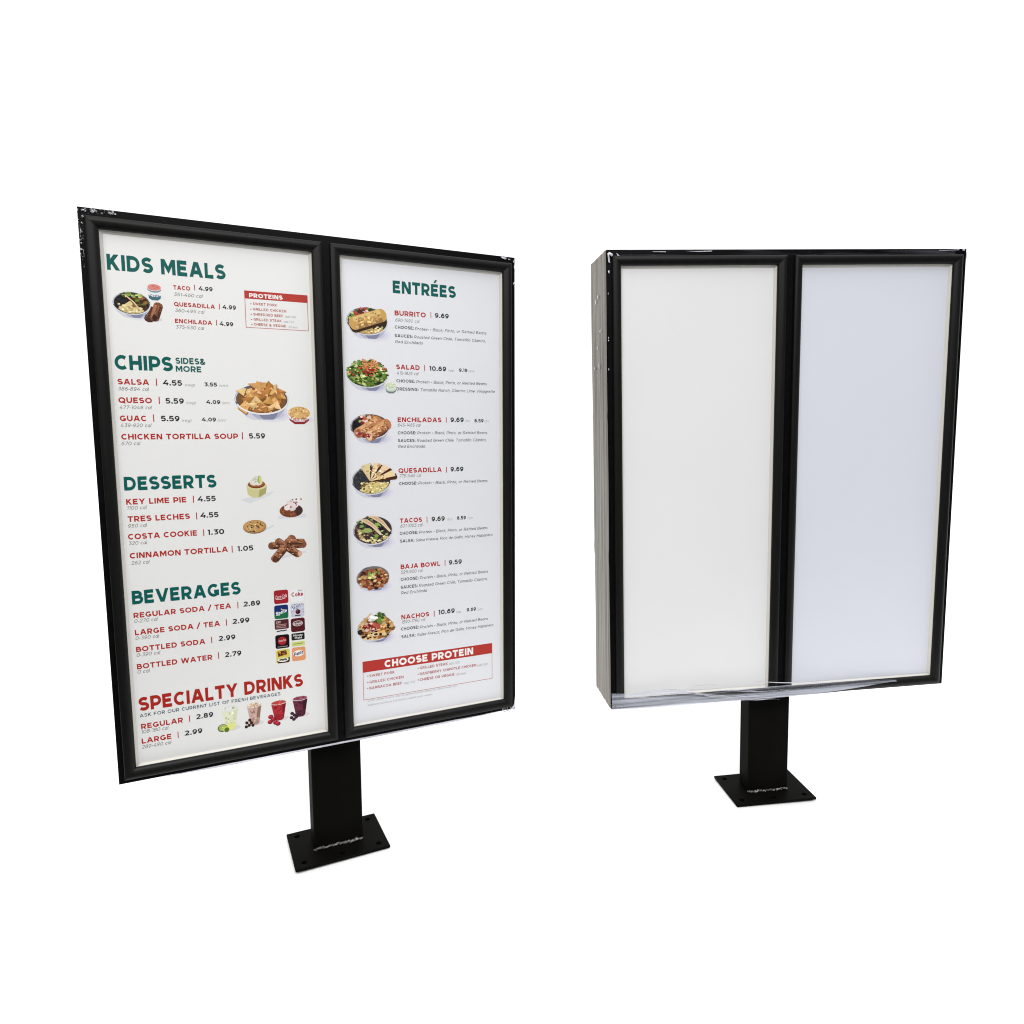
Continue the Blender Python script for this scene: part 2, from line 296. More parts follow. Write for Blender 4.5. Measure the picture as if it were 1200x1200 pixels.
# ---------------------------------------------------------------- what the posters say: (text, style, left, baseline, right, cap height) in metres on the board
P1=[('heading', [('KIDS MEALS', 'H', -0.638, 2.0645, -0.3121, 0.0462)]),
 ('menu_item',
  [('TACO', 'N', -0.4635, 2.0219, -0.4163, 0.0131), ('|', 'V', -0.4033, 2.024, 0, 0.0172), ('4.99', 'P', -0.391, 2.025, -0.3516, 0.0131),
   ('351-460 cal', 'C', -0.4636, 2.0028, -0.3831, 0.0103)]),
 ('menu_item',
  [('QUESADILLA', 'N', -0.4645, 1.9717, -0.3475, 0.0129), ('|', 'V', -0.3343, 1.9713, 0, 0.0175), ('4.99', 'P', -0.3241, 1.9731, -0.2851, 0.0133),
   ('360-495 cal', 'C', -0.4631, 1.9542, -0.3806, 0.0104)]),
 ('menu_item',
  [('ENCHILADA', 'N', -0.4642, 1.9209, -0.3582, 0.013), ('|', 'V', -0.345, 1.9202, 0, 0.0176), ('4.99', 'P', -0.335, 1.9203, -0.2957, 0.0133),
   ('375-530 cal', 'C', -0.4634, 1.9041, -0.3839, 0.0104)]),
 ('heading', [('CHIPS', 'H', -0.6359, 1.7717, -0.4785, 0.0446), ('SIDES&', 'H2', -0.4692, 1.7957, -0.3853, 0.0192), ('MORE', 'H2', -0.4698, 1.7712, -0.3965, 0.0185)]),
 ('menu_item',
  [('SALSA', 'N', -0.6317, 1.7276, -0.5465, 0.0172), ('|', 'V', -0.5262, 1.7257, 0, 0.0225), ('4.55', 'P', -0.5071, 1.728, -0.4544, 0.0168),
   ('(reg)', 'G', -0.4467, 1.7269, -0.4192, 0.0085), ('3.55', 'P', -0.3902, 1.728, -0.353, 0.0124), ('(sm)', 'G', -0.3467, 1.728, -0.322, 0.0081),
   ('386-894 cal', 'C', -0.6322, 1.7094, -0.5499, 0.0108)]),
 ('menu_item',
  [('QUESO', 'N', -0.6328, 1.6718, -0.5419, 0.0173), ('|', 'V', -0.5215, 1.6701, 0, 0.0227), ('5.59', 'P', -0.504, 1.6719, -0.4523, 0.0169),
   ('(reg)', 'G', -0.4457, 1.6709, -0.4196, 0.0086), ('4.09', 'P', -0.3865, 1.6725, -0.3461, 0.0125), ('(sm)', 'G', -0.3418, 1.6721, -0.3195, 0.0082),
   ('477-1048 cal', 'C', -0.6317, 1.6535, -0.5453, 0.0108)]),
 ('menu_item',
  [('GUAC', 'N', -0.6323, 1.6165, -0.5599, 0.0174), ('|', 'V', -0.5402, 1.615, 0, 0.0227), ('5.59', 'P', -0.5197, 1.6169, -0.4674, 0.017),
   ('(reg)', 'G', -0.4618, 1.6153, -0.4348, 0.0086), ('4.09', 'P', -0.4025, 1.6166, -0.3615, 0.0125), ('(sm)', 'G', -0.3572, 1.6167, -0.3342, 0.0082),
   ('439-920 cal', 'C', -0.632, 1.5986, -0.5492, 0.0109)]),
 ('menu_item',
  [('CHICKEN TORTILLA SOUP', 'N', -0.632, 1.5603, -0.298, 0.0175), ('|', 'V', -0.2842, 1.5585, 0, 0.0234), ('5.59', 'P', -0.2638, 1.5611, -0.2139, 0.0174),
   ('670 cal', 'C', -0.6331, 1.5429, -0.5829, 0.011)]),
 ('heading', [('DESSERTS', 'H', -0.633, 1.4031, -0.3708, 0.0423)]),
 ('menu_item',
  [('KEY LIME PIE', 'N', -0.6309, 1.3587, -0.4612, 0.0178), ('|', 'V', -0.4407, 1.3564, 0, 0.0226), ('4.55', 'P', -0.4273, 1.3591, -0.3747, 0.0172),
   ('1100 cal', 'C', -0.6303, 1.3426, -0.5772, 0.0112)]),
 ('menu_item',
  [('TRES LECHES', 'N', -0.6295, 1.3046, -0.4541, 0.0179), ('|', 'V', -0.4342, 1.3015, 0, 0.0228), ('4.55', 'P', -0.4217, 1.3058, -0.3688, 0.0173),
   ('950 cal', 'C', -0.6306, 1.2863, -0.5797, 0.0113)]),
 ('menu_item',
  [('COSTA COOKIE', 'N', -0.6321, 1.2488, -0.4354, 0.018), ('|', 'V', -0.4161, 1.2455, 0, 0.0224), ('1.30', 'P', -0.4039, 1.2486, -0.3542, 0.0174),
   ('320 cal', 'C', -0.6322, 1.2316, -0.5819, 0.0113)]),
 ('menu_item',
  [('CINNAMON TORTILLA', 'N', -0.631, 1.1885, -0.3458, 0.0181), ('|', 'V', -0.3328, 1.1847, 0, 0.0229), ('1.05', 'P', -0.3158, 1.1874, -0.2668, 0.0172),
   ('262 cal', 'C', -0.6282, 1.1688, -0.579, 0.0114)]),
 ('heading', [('BEVERAGES', 'H', -0.6326, 1.0414, -0.3136, 0.0436)]),
 ('menu_item',
  [('REGULAR SODA / TEA', 'N', -0.6318, 0.9969, -0.3449, 0.0174), ('|', 'V', -0.3238, 0.9936, 0, 0.0222), ('2.89', 'P', -0.3057, 0.9974, -0.2532, 0.017),
   ('0-270 cal', 'C', -0.6314, 0.9811, -0.5664, 0.0116)]),
 ('menu_item',
  [('LARGE SODA / TEA', 'N', -0.6313, 0.941, -0.3818, 0.0174), ('|', 'V', -0.362, 0.9389, 0, 0.0222), ('2.99', 'P', -0.3422, 0.942, -0.29, 0.017),
   ('0-390 cal', 'C', -0.6314, 0.9253, -0.5653, 0.0117)]),
 ('menu_item',
  [('BOTTLED SODA', 'N', -0.6312, 0.8856, -0.4296, 0.0175), ('|', 'V', -0.41, 0.8848, 0, 0.0221), ('2.99', 'P', -0.3878, 0.8891, -0.3366, 0.0169),
   ('0-390 cal', 'C', -0.6315, 0.87, -0.5652, 0.0117)]),
 ('menu_item',
  [('BOTTLED WATER', 'N', -0.6321, 0.8288, -0.4108, 0.0176), ('|', 'V', -0.3915, 0.8287, 0, 0.0223), ('2.79', 'P', -0.3713, 0.8307, -0.3204, 0.0171),
   ('0 cal', 'C', -0.6323, 0.8145, -0.5984, 0.0118)]),
 ('heading', [('SPECIALTY DRINKS', 'S', -0.6341, 0.6893, -0.1239, 0.0462)]),
 ('tagline', [('ASK FOR OUR CURRENT LIST OF FRESH BEVERAGES', 'T', -0.6336, 0.6687, -0.2006, 0.0114)]),
 ('menu_item',
  [('REGULAR', 'N', -0.6319, 0.6285, -0.5096, 0.0177), ('|', 'V', -0.49, 0.6271, 0, 0.0217), ('2.89', 'P', -0.4694, 0.6315, -0.4179, 0.0171),
   ('108-180 cal', 'C', -0.6329, 0.6135, -0.5552, 0.012)]),
 ('menu_item',
  [('LARGE', 'N', -0.6331, 0.5795, -0.5462, 0.0178), ('|', 'V', -0.5268, 0.5781, 0, 0.0216), ('2.99', 'P', -0.5062, 0.5816, -0.4537, 0.017),
   ('289-490 cal', 'C', -0.6339, 0.5623, -0.5497, 0.0121)])]
P2=[('heading', [('ENTRÉES', 'H', 0.2337, 2.0686, 0.4694, 0.0423)]),
 ('menu_item',
  [('BURRITO', 'N', 0.2382, 1.9916, 0.3535, 0.0174), ('|', 'V', 0.3729, 1.9916, 0, 0.0211), ('9.69', 'P', 0.3882, 1.9936, 0.4415, 0.0169),
   ('690-1490 cal', 'C', 0.2393, 1.9707, 0.3274, 0.0112), ('CHOOSE:', 'B', 0.2378, 1.9461, 0.3078, 0.0109),
   ('Protein • Black, Pinto, or Refried Beans', 'I', 0.3116, 1.9451, 0.5903, 0.0102), ('SAUCES:', 'B', 0.2371, 1.9165, 0.3031, 0.011),
   ('Roasted Green Chile, Tomatillo Cilantro,', 'I', 0.3079, 1.9161, 0.5876, 0.0102), ('Red Enchilada', 'I', 0.2376, 1.8957, 0.3389, 0.0101)]),
 ('menu_item',
  [('SALAD', 'N', 0.2399, 1.8042, 0.3272, 0.0171), ('|', 'V', 0.3459, 1.8016, 0, 0.0214), ('10.69', 'P', 0.3645, 1.8034, 0.4289, 0.0168),
   ('(reg)', 'G', 0.4359, 1.8034, 0.4577, 0.0081), ('9.19', 'P', 0.4797, 1.8036, 0.5128, 0.0125), ('(sm)', 'G', 0.5173, 1.8037, 0.5401, 0.0082),
   ('415-1825 cal', 'C', 0.2414, 1.7854, 0.3207, 0.0114), ('CHOOSE:', 'B', 0.2395, 1.7582, 0.308, 0.0108),
   ('Protein • Black, Pinto, or Refried Beans', 'I', 0.3128, 1.7572, 0.59, 0.0104), ('DRESSING:', 'B', 0.2392, 1.7296, 0.3216, 0.0109),
   ('Tomatillo Ranch, Cilantro Lime Vinaigrette', 'I', 0.3278, 1.7288, 0.6243, 0.0104)]),
 ('menu_item',
  [('ENCHILADAS', 'N', 0.2408, 1.617, 0.4072, 0.0171), ('|', 'V', 0.4266, 1.615, 0, 0.0214), ('9.69', 'P', 0.4432, 1.6176, 0.4961, 0.0174),
   ('(3ct)', 'G', 0.5005, 1.6178, 0.5196, 0.0083), ('8.59', 'P', 0.5398, 1.617, 0.577, 0.0128), ('(2ct)', 'G', 0.582, 1.6174, 0.5997, 0.0084),
   ('645-1485 cal', 'C', 0.2404, 1.6005, 0.3254, 0.0116), ('CHOOSE:', 'B', 0.2404, 1.5729, 0.3093, 0.011),
   ('Protein • Black, Pinto, or Refried Beans', 'I', 0.3135, 1.5729, 0.5909, 0.0105), ('SAUCES:', 'B', 0.2408, 1.5453, 0.3062, 0.0111),
   ('Roasted Green Chile, Tomatillo Cilantro,', 'I', 0.3114, 1.5453, 0.5875, 0.0106), ('Red Enchilada', 'I', 0.2403, 1.5241, 0.3417, 0.0105)]),
 ('menu_item',
  [('QUESADILLA', 'N', 0.2399, 1.433, 0.4061, 0.0174), ('|', 'V', 0.4254, 1.4295, 0, 0.0218), ('9.69', 'P', 0.4411, 1.4332, 0.4927, 0.0173),
   ('775-1465 cal', 'C', 0.2427, 1.4166, 0.3234, 0.0118), ('CHOOSE:', 'B', 0.2418, 1.3889, 0.3101, 0.0112),
   ('Protein • Black, Pinto, or Refried Beans', 'I', 0.314, 1.3885, 0.5911, 0.0107)]),
 ('menu_item',
  [('TACOS', 'N', 0.2413, 1.2492, 0.3259, 0.017), ('|', 'V', 0.3455, 1.2455, 0, 0.0218), ('9.69', 'P', 0.3636, 1.2483, 0.4153, 0.0174),
   ('(3ct)', 'G', 0.4239, 1.248, 0.4445, 0.0085), ('8.59', 'P', 0.4649, 1.2489, 0.5012, 0.0131), ('(2ct)', 'G', 0.5082, 1.2483, 0.5276, 0.0086),
   ('601-1005 cal', 'C', 0.2419, 1.2321, 0.3259, 0.012), ('CHOOSE:', 'B', 0.2397, 1.2053, 0.3099, 0.0114),
   ('Protein • Black, Pinto, or Refried Beans', 'I', 0.3132, 1.2051, 0.5899, 0.0109), ('SALSA:', 'B', 0.2407, 1.1766, 0.2948, 0.0114),
   ('Salsa Fresca, Pico de Gallo, Honey Habanero', 'I', 0.2991, 1.1765, 0.6111, 0.0109)]),
 ('menu_item',
  [('BAJA BOWL', 'N', 0.2405, 1.0772, 0.3947, 0.0173), ('|', 'V', 0.4143, 1.0755, 0, 0.0224), ('9.59', 'P', 0.4295, 1.0775, 0.4824, 0.0178),
   ('595-900 cal', 'C', 0.2408, 1.0595, 0.3228, 0.0122), ('CHOOSE:', 'B', 0.2396, 1.0326, 0.3087, 0.0116),
   ('Protein • Black, Pinto, or Refried Beans', 'I', 0.3133, 1.0322, 0.5905, 0.0111), ('SAUCES:', 'B', 0.2396, 1.0032, 0.3041, 0.0116),
   ('Roasted Green Chile, Tomatillo Cilantro,', 'I', 0.3094, 1.0032, 0.5885, 0.0111), ('Red Enchilada', 'I', 0.2398, 0.9821, 0.3392, 0.011)]),
 ('menu_item',
  [('NACHOS', 'N', 0.239, 0.8864, 0.3478, 0.0173), ('|', 'V', 0.3681, 0.8824, 0, 0.0226), ('10.69', 'P', 0.3854, 0.8877, 0.451, 0.018),
   ('(reg)', 'G', 0.457, 0.8852, 0.476, 0.0088), ('9.69', 'P', 0.5009, 0.8862, 0.5393, 0.0136), ('(sm)', 'G', 0.5466, 0.8849, 0.5658, 0.0089),
   ('1590-1790 cal', 'C', 0.2393, 0.8702, 0.3305, 0.0124), ('CHOOSE:', 'B', 0.2368, 0.844, 0.3065, 0.0118),
   ('Protein • Black, Pinto, or Refried Beans', 'I', 0.3098, 0.8424, 0.5893, 0.0112), ('SALSA:', 'B', 0.2378, 0.8143, 0.2925, 0.0118),
   ('Salsa Fresca, Pico de Gallo, Honey Habanero', 'I', 0.2982, 0.8141, 0.6131, 0.0113)]),
 ('fine_print',
  [('2,000 calories a day is used for general nutrition advice, but calorie needs vary.', 'G', 0.1035, 0.5904, 0.457, 0.0072),
   ('Additional nutritional information available upon request.', 'G', 0.1031, 0.5738, 0.3556, 0.0072)])]
BX1={'head': [(-0.2584, 2.0365), (-0.0597, 2.0362), (-0.0597, 2.0112), (-0.2577, 2.0114)], 'bot': [(-0.2574, 1.9192), (-0.0586, 1.9191)], 'runs': [('PROTEINS', 'W', -0.2438, 2.0157, -0.14, 0.0135), ('•', 'R', -0.2412, 1.992, -0.2376, 0.0081), ('SWEET PORK', 'R', -0.2334, 1.9926, -0.1586, 0.0081), ('•', 'R', -0.242, 1.975, -0.2383, 0.0081), ('GRILLED CHICKEN', 'R', -0.2341, 1.9755, -0.1299, 0.0081), ('•', 'R', -0.2411, 1.9588, -0.2375, 0.0081), ('SHREDDED BEEF', 'R', -0.2333, 1.9594, -0.1403, 0.0081), ('(add 1.00)', 'G', -0.1349, 1.9587, -0.1003, 0.0072), ('•', 'R', -0.241, 1.9426, -0.2374, 0.0081), ('GRILLED STEAK', 'R', -0.2332, 1.9431, -0.1455, 0.0081), ('(add 1.50)', 'G', -0.1399, 1.9422, -0.1072, 0.0072), ('•', 'R', -0.2407, 1.9269, -0.237, 0.0081), ('CHEESE & VEGGIE', 'R', -0.2328, 1.9274, -0.1326, 0.0082), ('(50 less)', 'G', -0.1245, 1.926, -0.0969, 0.0072)]}
BX2={'head': [(0.0884, 0.7457), (0.6083, 0.746), (0.608, 0.7046), (0.0901, 0.7033)], 'bot': [(0.0891, 0.5991), (0.6074, 0.5987)], 'runs': [('CHOOSE PROTEIN', 'W', 0.1713, 0.7114, 0.5262, 0.0275), ('•', 'R', 0.1054, 0.6849, 0.1098, 0.0097), ('SWEET PORK', 'R', 0.1136, 0.6836, 0.2087, 0.0097), ('•', 'R', 0.1047, 0.6609, 0.1092, 0.0097), ('GRILLED CHICKEN', 'R', 0.1129, 0.6596, 0.2428, 0.0098), ('•', 'R', 0.1041, 0.6381, 0.1085, 0.0098), ('BARBACOA BEEF', 'R', 0.1123, 0.6367, 0.2357, 0.0098), ('(add 1.00)', 'G', 0.2422, 0.6348, 0.2857, 0.0087), ('•', 'R', 0.2981, 0.6852, 0.3029, 0.01), ('GRILLED STEAK', 'R', 0.3069, 0.6838, 0.4199, 0.0101), ('(add 2.00)', 'G', 0.4241, 0.683, 0.4687, 0.0089), ('•', 'R', 0.2977, 0.6617, 0.3024, 0.0101), ('RASPBERRY CHIPOTLE CHICKEN', 'R', 0.3065, 0.6603, 0.5385, 0.0101), ('(add 1.00)', 'G', 0.5443, 0.6578, 0.5862, 0.0091), ('•', 'R', 0.2973, 0.6389, 0.302, 0.0101), ('CHEESE OR VEGGIE', 'R', 0.306, 0.6374, 0.4465, 0.0101), ('(50 less)', 'G', 0.4518, 0.6354, 0.4933, 0.009)]}
PIC={'kids': (-0.5793, 1.9713, 0.0514, 0.0342), 'cup': (-0.5165, 2.0235, 0.0199, 0.011), 'roll': (-0.5222, 1.9518, 0.0187, 0.0282), 'chips': (-0.2177, 1.6892, 0.0855, 0.0503), 'queso': (-0.1009, 1.6463, 0.0391, 0.0244), 'pie': (-0.2468, 1.4008, 0.0322, 0.0314), 'leches': (-0.1394, 1.3222, 0.0384, 0.0323), 'cookie': (-0.2588, 1.2677, 0.0368, 0.0239), 'cinn': (-0.1575, 1.1883, 0.0574, 0.0385), 'd1': (-0.3653, 0.6163, 0.0256, 0.0421), 'd2': (-0.2878, 0.617, 0.0236, 0.0396), 'd3': (-0.2075, 0.6146, 0.0255, 0.0362), 'd4': (-0.1353, 0.6164, 0.0261, 0.0376), 'burrito': (0.141, 1.965, 0.0738, 0.0479), 'salad': (0.1367, 1.7832, 0.0744, 0.0472), 'dress': (0.2186, 1.7456, 0.0218, 0.0129), 'ench': (0.141, 1.6004, 0.0718, 0.0451), 'quesa': (0.1415, 1.4094, 0.0725, 0.052), 'tacos': (0.142, 1.2287, 0.0731, 0.0529), 'baja': (0.1375, 1.0549, 0.0626, 0.0442), 'nachos': (0.1418, 0.867, 0.068, 0.0482)}
LOGO=[(-0.1844, 1.0185, 0.0235, 0.0239), (-0.1305, 1.019, 0.024, 0.0242), (-0.1859, 0.9656, 0.023, 0.0241), (-0.1319, 0.9653, 0.0229, 0.0243), (-0.1862, 0.9148, 0.0233, 0.0236), (-0.1324, 0.9128, 0.0235, 0.0244), (-0.1864, 0.8603, 0.0231, 0.0243), (-0.1335, 0.8604, 0.0221, 0.0239), (-0.1862, 0.8074, 0.0226, 0.0244), (-0.1334, 0.8083, 0.023, 0.0246)]

# ---------------------------------------------------------------- the printed pictures of food, flat on the poster
class Picture(Print):
    def __init__(s, y, box_, seed):
        super().__init__(y); s.cx, s.cz, s.rx, s.rz = box_; s.r = random.Random(seed)
    def P(s, x, y): return (s.cx + x * s.rx, s.cz + y * s.rz)
    def shape(s, pts, col): s.poly([s.P(*q) for q in pts], col)
    def oval(s, x, y, rx, ry, col, a=0, b=360, n=28): s.shape(arc(x, y, rx, ry, a, b, n)[:-1] if b - a == 360 else arc(x, y, rx, ry, a, b, n), col)
    def jit(s, c, d=.16): k = 1 + s.r.uniform(-d, d); return tuple(max(0, min(255, v * k + s.r.uniform(-6, 6))) for v in c)
    def bit(s, x, y, size, col, thin=1.0):
        a0 = s.r.uniform(0, 6.28); n = s.r.choice((4, 5, 6)); ca, sa = math.cos(a0), math.sin(a0); q = []
        for i in range(n):
            t = 6.2832 * i / n; k = size * s.r.uniform(.6, 1.15); u, v = k * math.cos(t), k * math.sin(t) * thin
            q.append((x + u * ca - v * sa, y + (u * sa + v * ca)))
        s.shape(q, s.jit(col))
    def bits(s, n, inside, cols, size, thin=1.0):
        i = t = 0
        while i < n and t < n * 40:
            t += 1; x, y = s.r.uniform(-1.2, 1.2), s.r.uniform(-1.6, 1.6)
            if inside(x, y): s.bit(x, y, size * s.r.uniform(.6, 1.2), s.r.choice(cols), thin); i += 1
    def bowl(s, depth=1.35, inner=(74, 76, 82), shadow=True):
        if shadow:
            for k, c in ((1.0, (222, 221, 230)), (.8, (212, 210, 226)), (.6, (196, 194, 218))): s.oval(.34, -depth * .72, .78 * k, .52 * k, c)
        prof = [(-1, 0), (-.93, -.42), (-.78, -.78), (-.58, -depth * .86), (-.36, -depth), (.36, -depth), (.58, -depth * .86), (.78, -.78), (.93, -.42), (1, 0)]
        s.shape(prof, (206, 206, 220))
        s.shape([(x * .8 + .14, y * .97) for x, y in prof if y < -.3], (172, 173, 196))
        s.shape([(x * .5 + .2, y * .99) for x, y in prof if y < -.5], (128, 132, 160))
        s.oval(0, 0, 1, 1, (214, 214, 222)); s.oval(-.02, .02, .96, .95, inner)
        s.shape(arc(0, 0, .99, .99, 110, 200, 12) + arc(0, -.02, .9, .9, 200, 110, 12), (92, 94, 100))
        s.shape(arc(0, 0, .975, .97, 130, 190, 10) + arc(0, 0, .945, .94, 190, 130, 10), (222, 222, 228))
    def cup(s, top, body, band, h):
        s.oval(.3, -h * .85, .95, .5, (222, 220, 230))
        s.shape([(-.98, 0), (-.8, -h), (-.4, -h - .5), (.4, -h - .5), (.8, -h), (.98, 0)], body)
        s.shape([(-.86, -h * .7), (-.8, -h), (-.4, -h - .5), (.4, -h - .5), (.8, -h), (.86, -h * .7), (.4, -h * .7 - .45), (-.4, -h * .7 - .45)], band)
        s.oval(0, 0, 1, 1, (235, 232, 232)); s.oval(0, 0, .92, .88, top)
        s.bits(34, lambda x, y: x * x / .75 + y * y / .65 < 1, [top, tuple(v * .85 for v in top), tuple(min(255, v * 1.12) for v in top)], .12)
    def tube(s, x0, y0, x1, y1, hw, cols, n=26, end=None):
        # rolled tortilla: body in three bands along its length and browned flecks
        dx, dy = (x1 - x0) * s.rx, (y1 - y0) * s.rz; L = math.hypot(dx, dy); nx, ny = -dy / L, dx / L
        f = lambda t, k: (x0 + (x1 - x0) * t + nx * hw * k / s.rx, y0 + (y1 - y0) * t + ny * hw * k / s.rz)
        cap = [f(1 + .85 * hw / L * math.cos(a), math.sin(a)) for a in (1.2, .7, 0, -.7, -1.2)]
        cap0 = [f(-.85 * hw / L * math.cos(a), -math.sin(a)) for a in (1.2, .7, 0, -.7, -1.2)]
        s.shape([f(0, 1), f(1, 1)] + cap + [f(1, -1), f(0, -1)] + cap0, cols[1])
        s.shape([f(0, .9), f(1, .9), f(1.02, .25), f(-.02, .3)], cols[0])
        s.shape([f(0, -.3), f(1, -.35), f(1, -1), f(0, -1)], cols[2])
        for _ in range(n):
            t, k = s.r.uniform(.02, .98), s.r.uniform(-.85, .85); q = f(t, k)
            s.bit(q[0], q[1], .09, s.r.choice([cols[0], cols[1], cols[2], cols[3]]), .6)
        if end: s.oval(*f(0, 0), hw * .5 / s.rx, hw * .85 / s.rz, end)
IN = lambda k: (lambda x, y: x * x + y * y < k * k)
RICE = [(226, 206, 146), (206, 184, 120), (238, 222, 170), (176, 150, 92)]
BEAN = [(34, 32, 34), (48, 46, 50), (24, 24, 28)]
GREEN = [(112, 150, 52), (64, 98, 38), (160, 184, 84), (36, 58, 30), (194, 206, 128)]
MEAT = [(82, 48, 28), (116, 70, 40), (52, 30, 22), (150, 98, 60)]
PICO = [(150, 48, 44), (196, 84, 70), (112, 34, 36), (224, 190, 180)]
def draw_kids(p):
    p.bowl(1.25); p.oval(0, -.02, .92, .9, (70, 50, 34))
    p.shape(arc(-.05, -.02, .86, .84, 120, 215, 12) + [(-.1, .1)], (30, 28, 28)); p.bits(50, lambda x, y: IN(.84)(x, y) and y > -.35 + x * -.1 and x < -.15 and y < .75, BEAN, .09)
    p.shape([(-.1, .2)] + arc(0, -.04, .86, .84, 212, 318, 14), (222, 200, 140)); p.bits(90, lambda x, y: IN(.84)(x, y) and y < -.12 and y < .2 - abs(x + .1) * .35 and x < .62, RICE, .08)
    p.bits(60, lambda x, y: IN(.86)(x, y) and x > .05 and y > -.3, MEAT + [(90, 110, 44)], .12)
    p.bits(26, lambda x, y: IN(.96)(x, y) and -.4 < x < .5 and y > .52, GREEN, .13)
    p.line([p.P(-.35, .72), p.P(.1, .1), p.P(.4, -.5)], .0035, 'art', (226, 196, 140))
def draw_cup(p): p.cup((222, 128, 118), (226, 228, 230), (62, 110, 124), 3.0); p.text(('Costa', 'B', p.cx - .012, p.cz - p.rz * 2.5, p.cx + .012, .007), 'art', (96, 110, 130)); p.shape(arc(0, -.05, .98, .98, 190, 350, 10) + arc(0, -.45, .96, .95, 350, 190, 10), (96, 138, 154))
def draw_roll(p):
    p.oval(.2, -.85, 1.0, .22, (206, 206, 214))
    p.tube(-.7, -.8, -.35, .1, .014, [(110, 66, 44), (84, 46, 32), (52, 30, 26), (146, 96, 62)]); p.tube(.1, -.7, .75, .6, .013, [(172, 112, 76), (132, 78, 52), (82, 46, 34), (198, 148, 104)], end=(60, 34, 30))
CHIP = [(222, 168, 98), (206, 146, 76), (232, 190, 128), (186, 120, 58), (214, 156, 88)]
def draw_chips(p):
    p.bowl(1.32); p.oval(0, 0, .9, .88, (130, 84, 44))
    for y in (.95, .75, .5, .2, -.1, -.4, -.65):
        for i in range(11):
            x = p.r.uniform(-.82, .82)
            if x * x + (y * .95) ** 2 > .92: continue
            a = p.r.uniform(0, 6.28); k = p.r.uniform(.2, .36); c = p.r.choice(CHIP)
            t = [(x + k * .8 * math.cos(a + b), y + k * math.sin(a + b)) for b in (0, 1.9 + p.r.uniform(-.3, .3), 4.1)]
            p.shape([(u + .02, v - .05) for u, v in t], (132, 84, 42)); p.shape(t, p.jit(c, .1))
            g = [sum(v[0] for v in t) / 3, sum(v[1] for v in t) / 3]
            p.shape([t[0], t[1], tuple(g)], p.jit(tuple(v * 1.07 for v in c), .05))
    for a, b in ((-.15, 1.2), (.05, 1.12)): p.shape([(a - .12, .8), (a + .1, .75), (a + .12, b)], (218, 160, 90))
    p.shape(arc(0, 0, 1, 1, 200, 340, 20) + arc(0, .03, .95, .92, 340, 200, 20), (232, 230, 234))
def draw_queso(p):
    p.cup((222, 176, 104), (240, 232, 234), (150, 42, 46), 1.05); p.bits(50, lambda x, y: x * x / .75 + y * y / .65 < 1, [(232, 196, 130), (206, 150, 76), (186, 96, 50), (240, 214, 160)], .08)
    p.text(('Costa Vida', 'B', p.cx - .028, p.cz - p.rz * 1.1, p.cx + .026, .012), 'art', (176, 70, 84))
def draw_pie(p):
    p.shape([(-1.6, -1.3), (1.7, -.5), (1.2, -1.0), (-.8, -1.75)], (216, 217, 220))
    p.shape([(-1, .1), (-.9, -.8), (-.4, -1.15), (.3, -1.15), (.85, -.75), (1, .1)], (206, 200, 138)); p.shape([(.1, -1.15), (.85, -.75), (1, .1), (.3, -.2)], (170, 164, 100))
    p.oval(0, .1, .98, .42, (214, 208, 152)); p.oval(-.02, .26, .84, .42, (120, 58, 34)); p.oval(-.02, .34, .78, .36, (166, 92, 50))
    for x, y, r in ((-.25, .5, .42), (.15, .5, .42), (-.05, .8, .36), (.25, .75, .3)): p.oval(x, y, r, r * .85, p.jit((226, 224, 206), .05))
    p.oval(.3, .75, .2, .42, (164, 180, 84)); p.oval(.36, .75, .12, .34, (206, 214, 130)); p.bits(14, lambda x, y: abs(x + .2) < .3 and .4 < y < 1, [(200, 196, 170), (240, 240, 232)], .08)
def draw_leches(p):
    p.shape([(-1.2, -1.05), (1.3, -1.0), (1.2, -.6), (-1.1, -.7)], (216, 217, 222)); p.oval(0, -.22, 1, .72, (128, 70, 44)); p.shape(arc(0, -.22, 1, .72, -60, 80, 12) + [(.1, .2)], (74, 48, 44))
    p.bits(40, lambda x, y: x * x + ((y + .22) / .7) ** 2 < .85 and x < .2, [(150, 88, 54), (112, 58, 38), (170, 106, 66)], .1)
    for x, y, r in ((-.2, .3, .38), (.25, .4, .4), (0, .62, .34), (.1, .02, .3), (-.35, .05, .25)): p.oval(x, y, r, r * .9, p.jit((226, 216, 212), .05))
    p.bits(14, lambda x, y: -.5 < x < .9 and .1 < y < 1.0, [(170, 60, 60), (120, 40, 44), (206, 190, 180)], .1)
def draw_cookie(p):
    p.shape([(.4, -1.0), (1.7, -.1), (1.6, .1), (.3, -.8)], (214, 215, 222)); p.oval(0, -.1, 1, .92, (96, 56, 32)); p.oval(0, 0, 1, .92, (186, 132, 74)); p.oval(-.05, .06, .86, .76, (204, 156, 92))
    p.bits(40, IN(.8), [(216, 172, 108), (188, 136, 78), (170, 118, 64)], .12); p.bits(17, IN(.78), [(52, 32, 26), (70, 42, 30)], .11); p.bits(8, IN(.7), [(170, 170, 96), (228, 204, 150)], .1)
def draw_cinn(p):
    p.shape([(-.6, -1.0), (1.1, -.55), (1.0, -.4), (-.4, -.75)], (212, 212, 220)); B = [(176, 116, 82), (140, 86, 58), (84, 48, 36), (206, 154, 116)]
    p.tube(-.9, .25, .95, .2, .0125, B, 26, (120, 70, 52)); p.tube(-.5, .6, .6, -.65, .0125, B, 26); p.oval(.72, -.62, .12, .25, (214, 170, 146)); p.tube(-.72, -.95, .3, .8, .014, B, 34, (96, 54, 40)); p.tube(.0, .55, .9, .45, .010, B, 10)
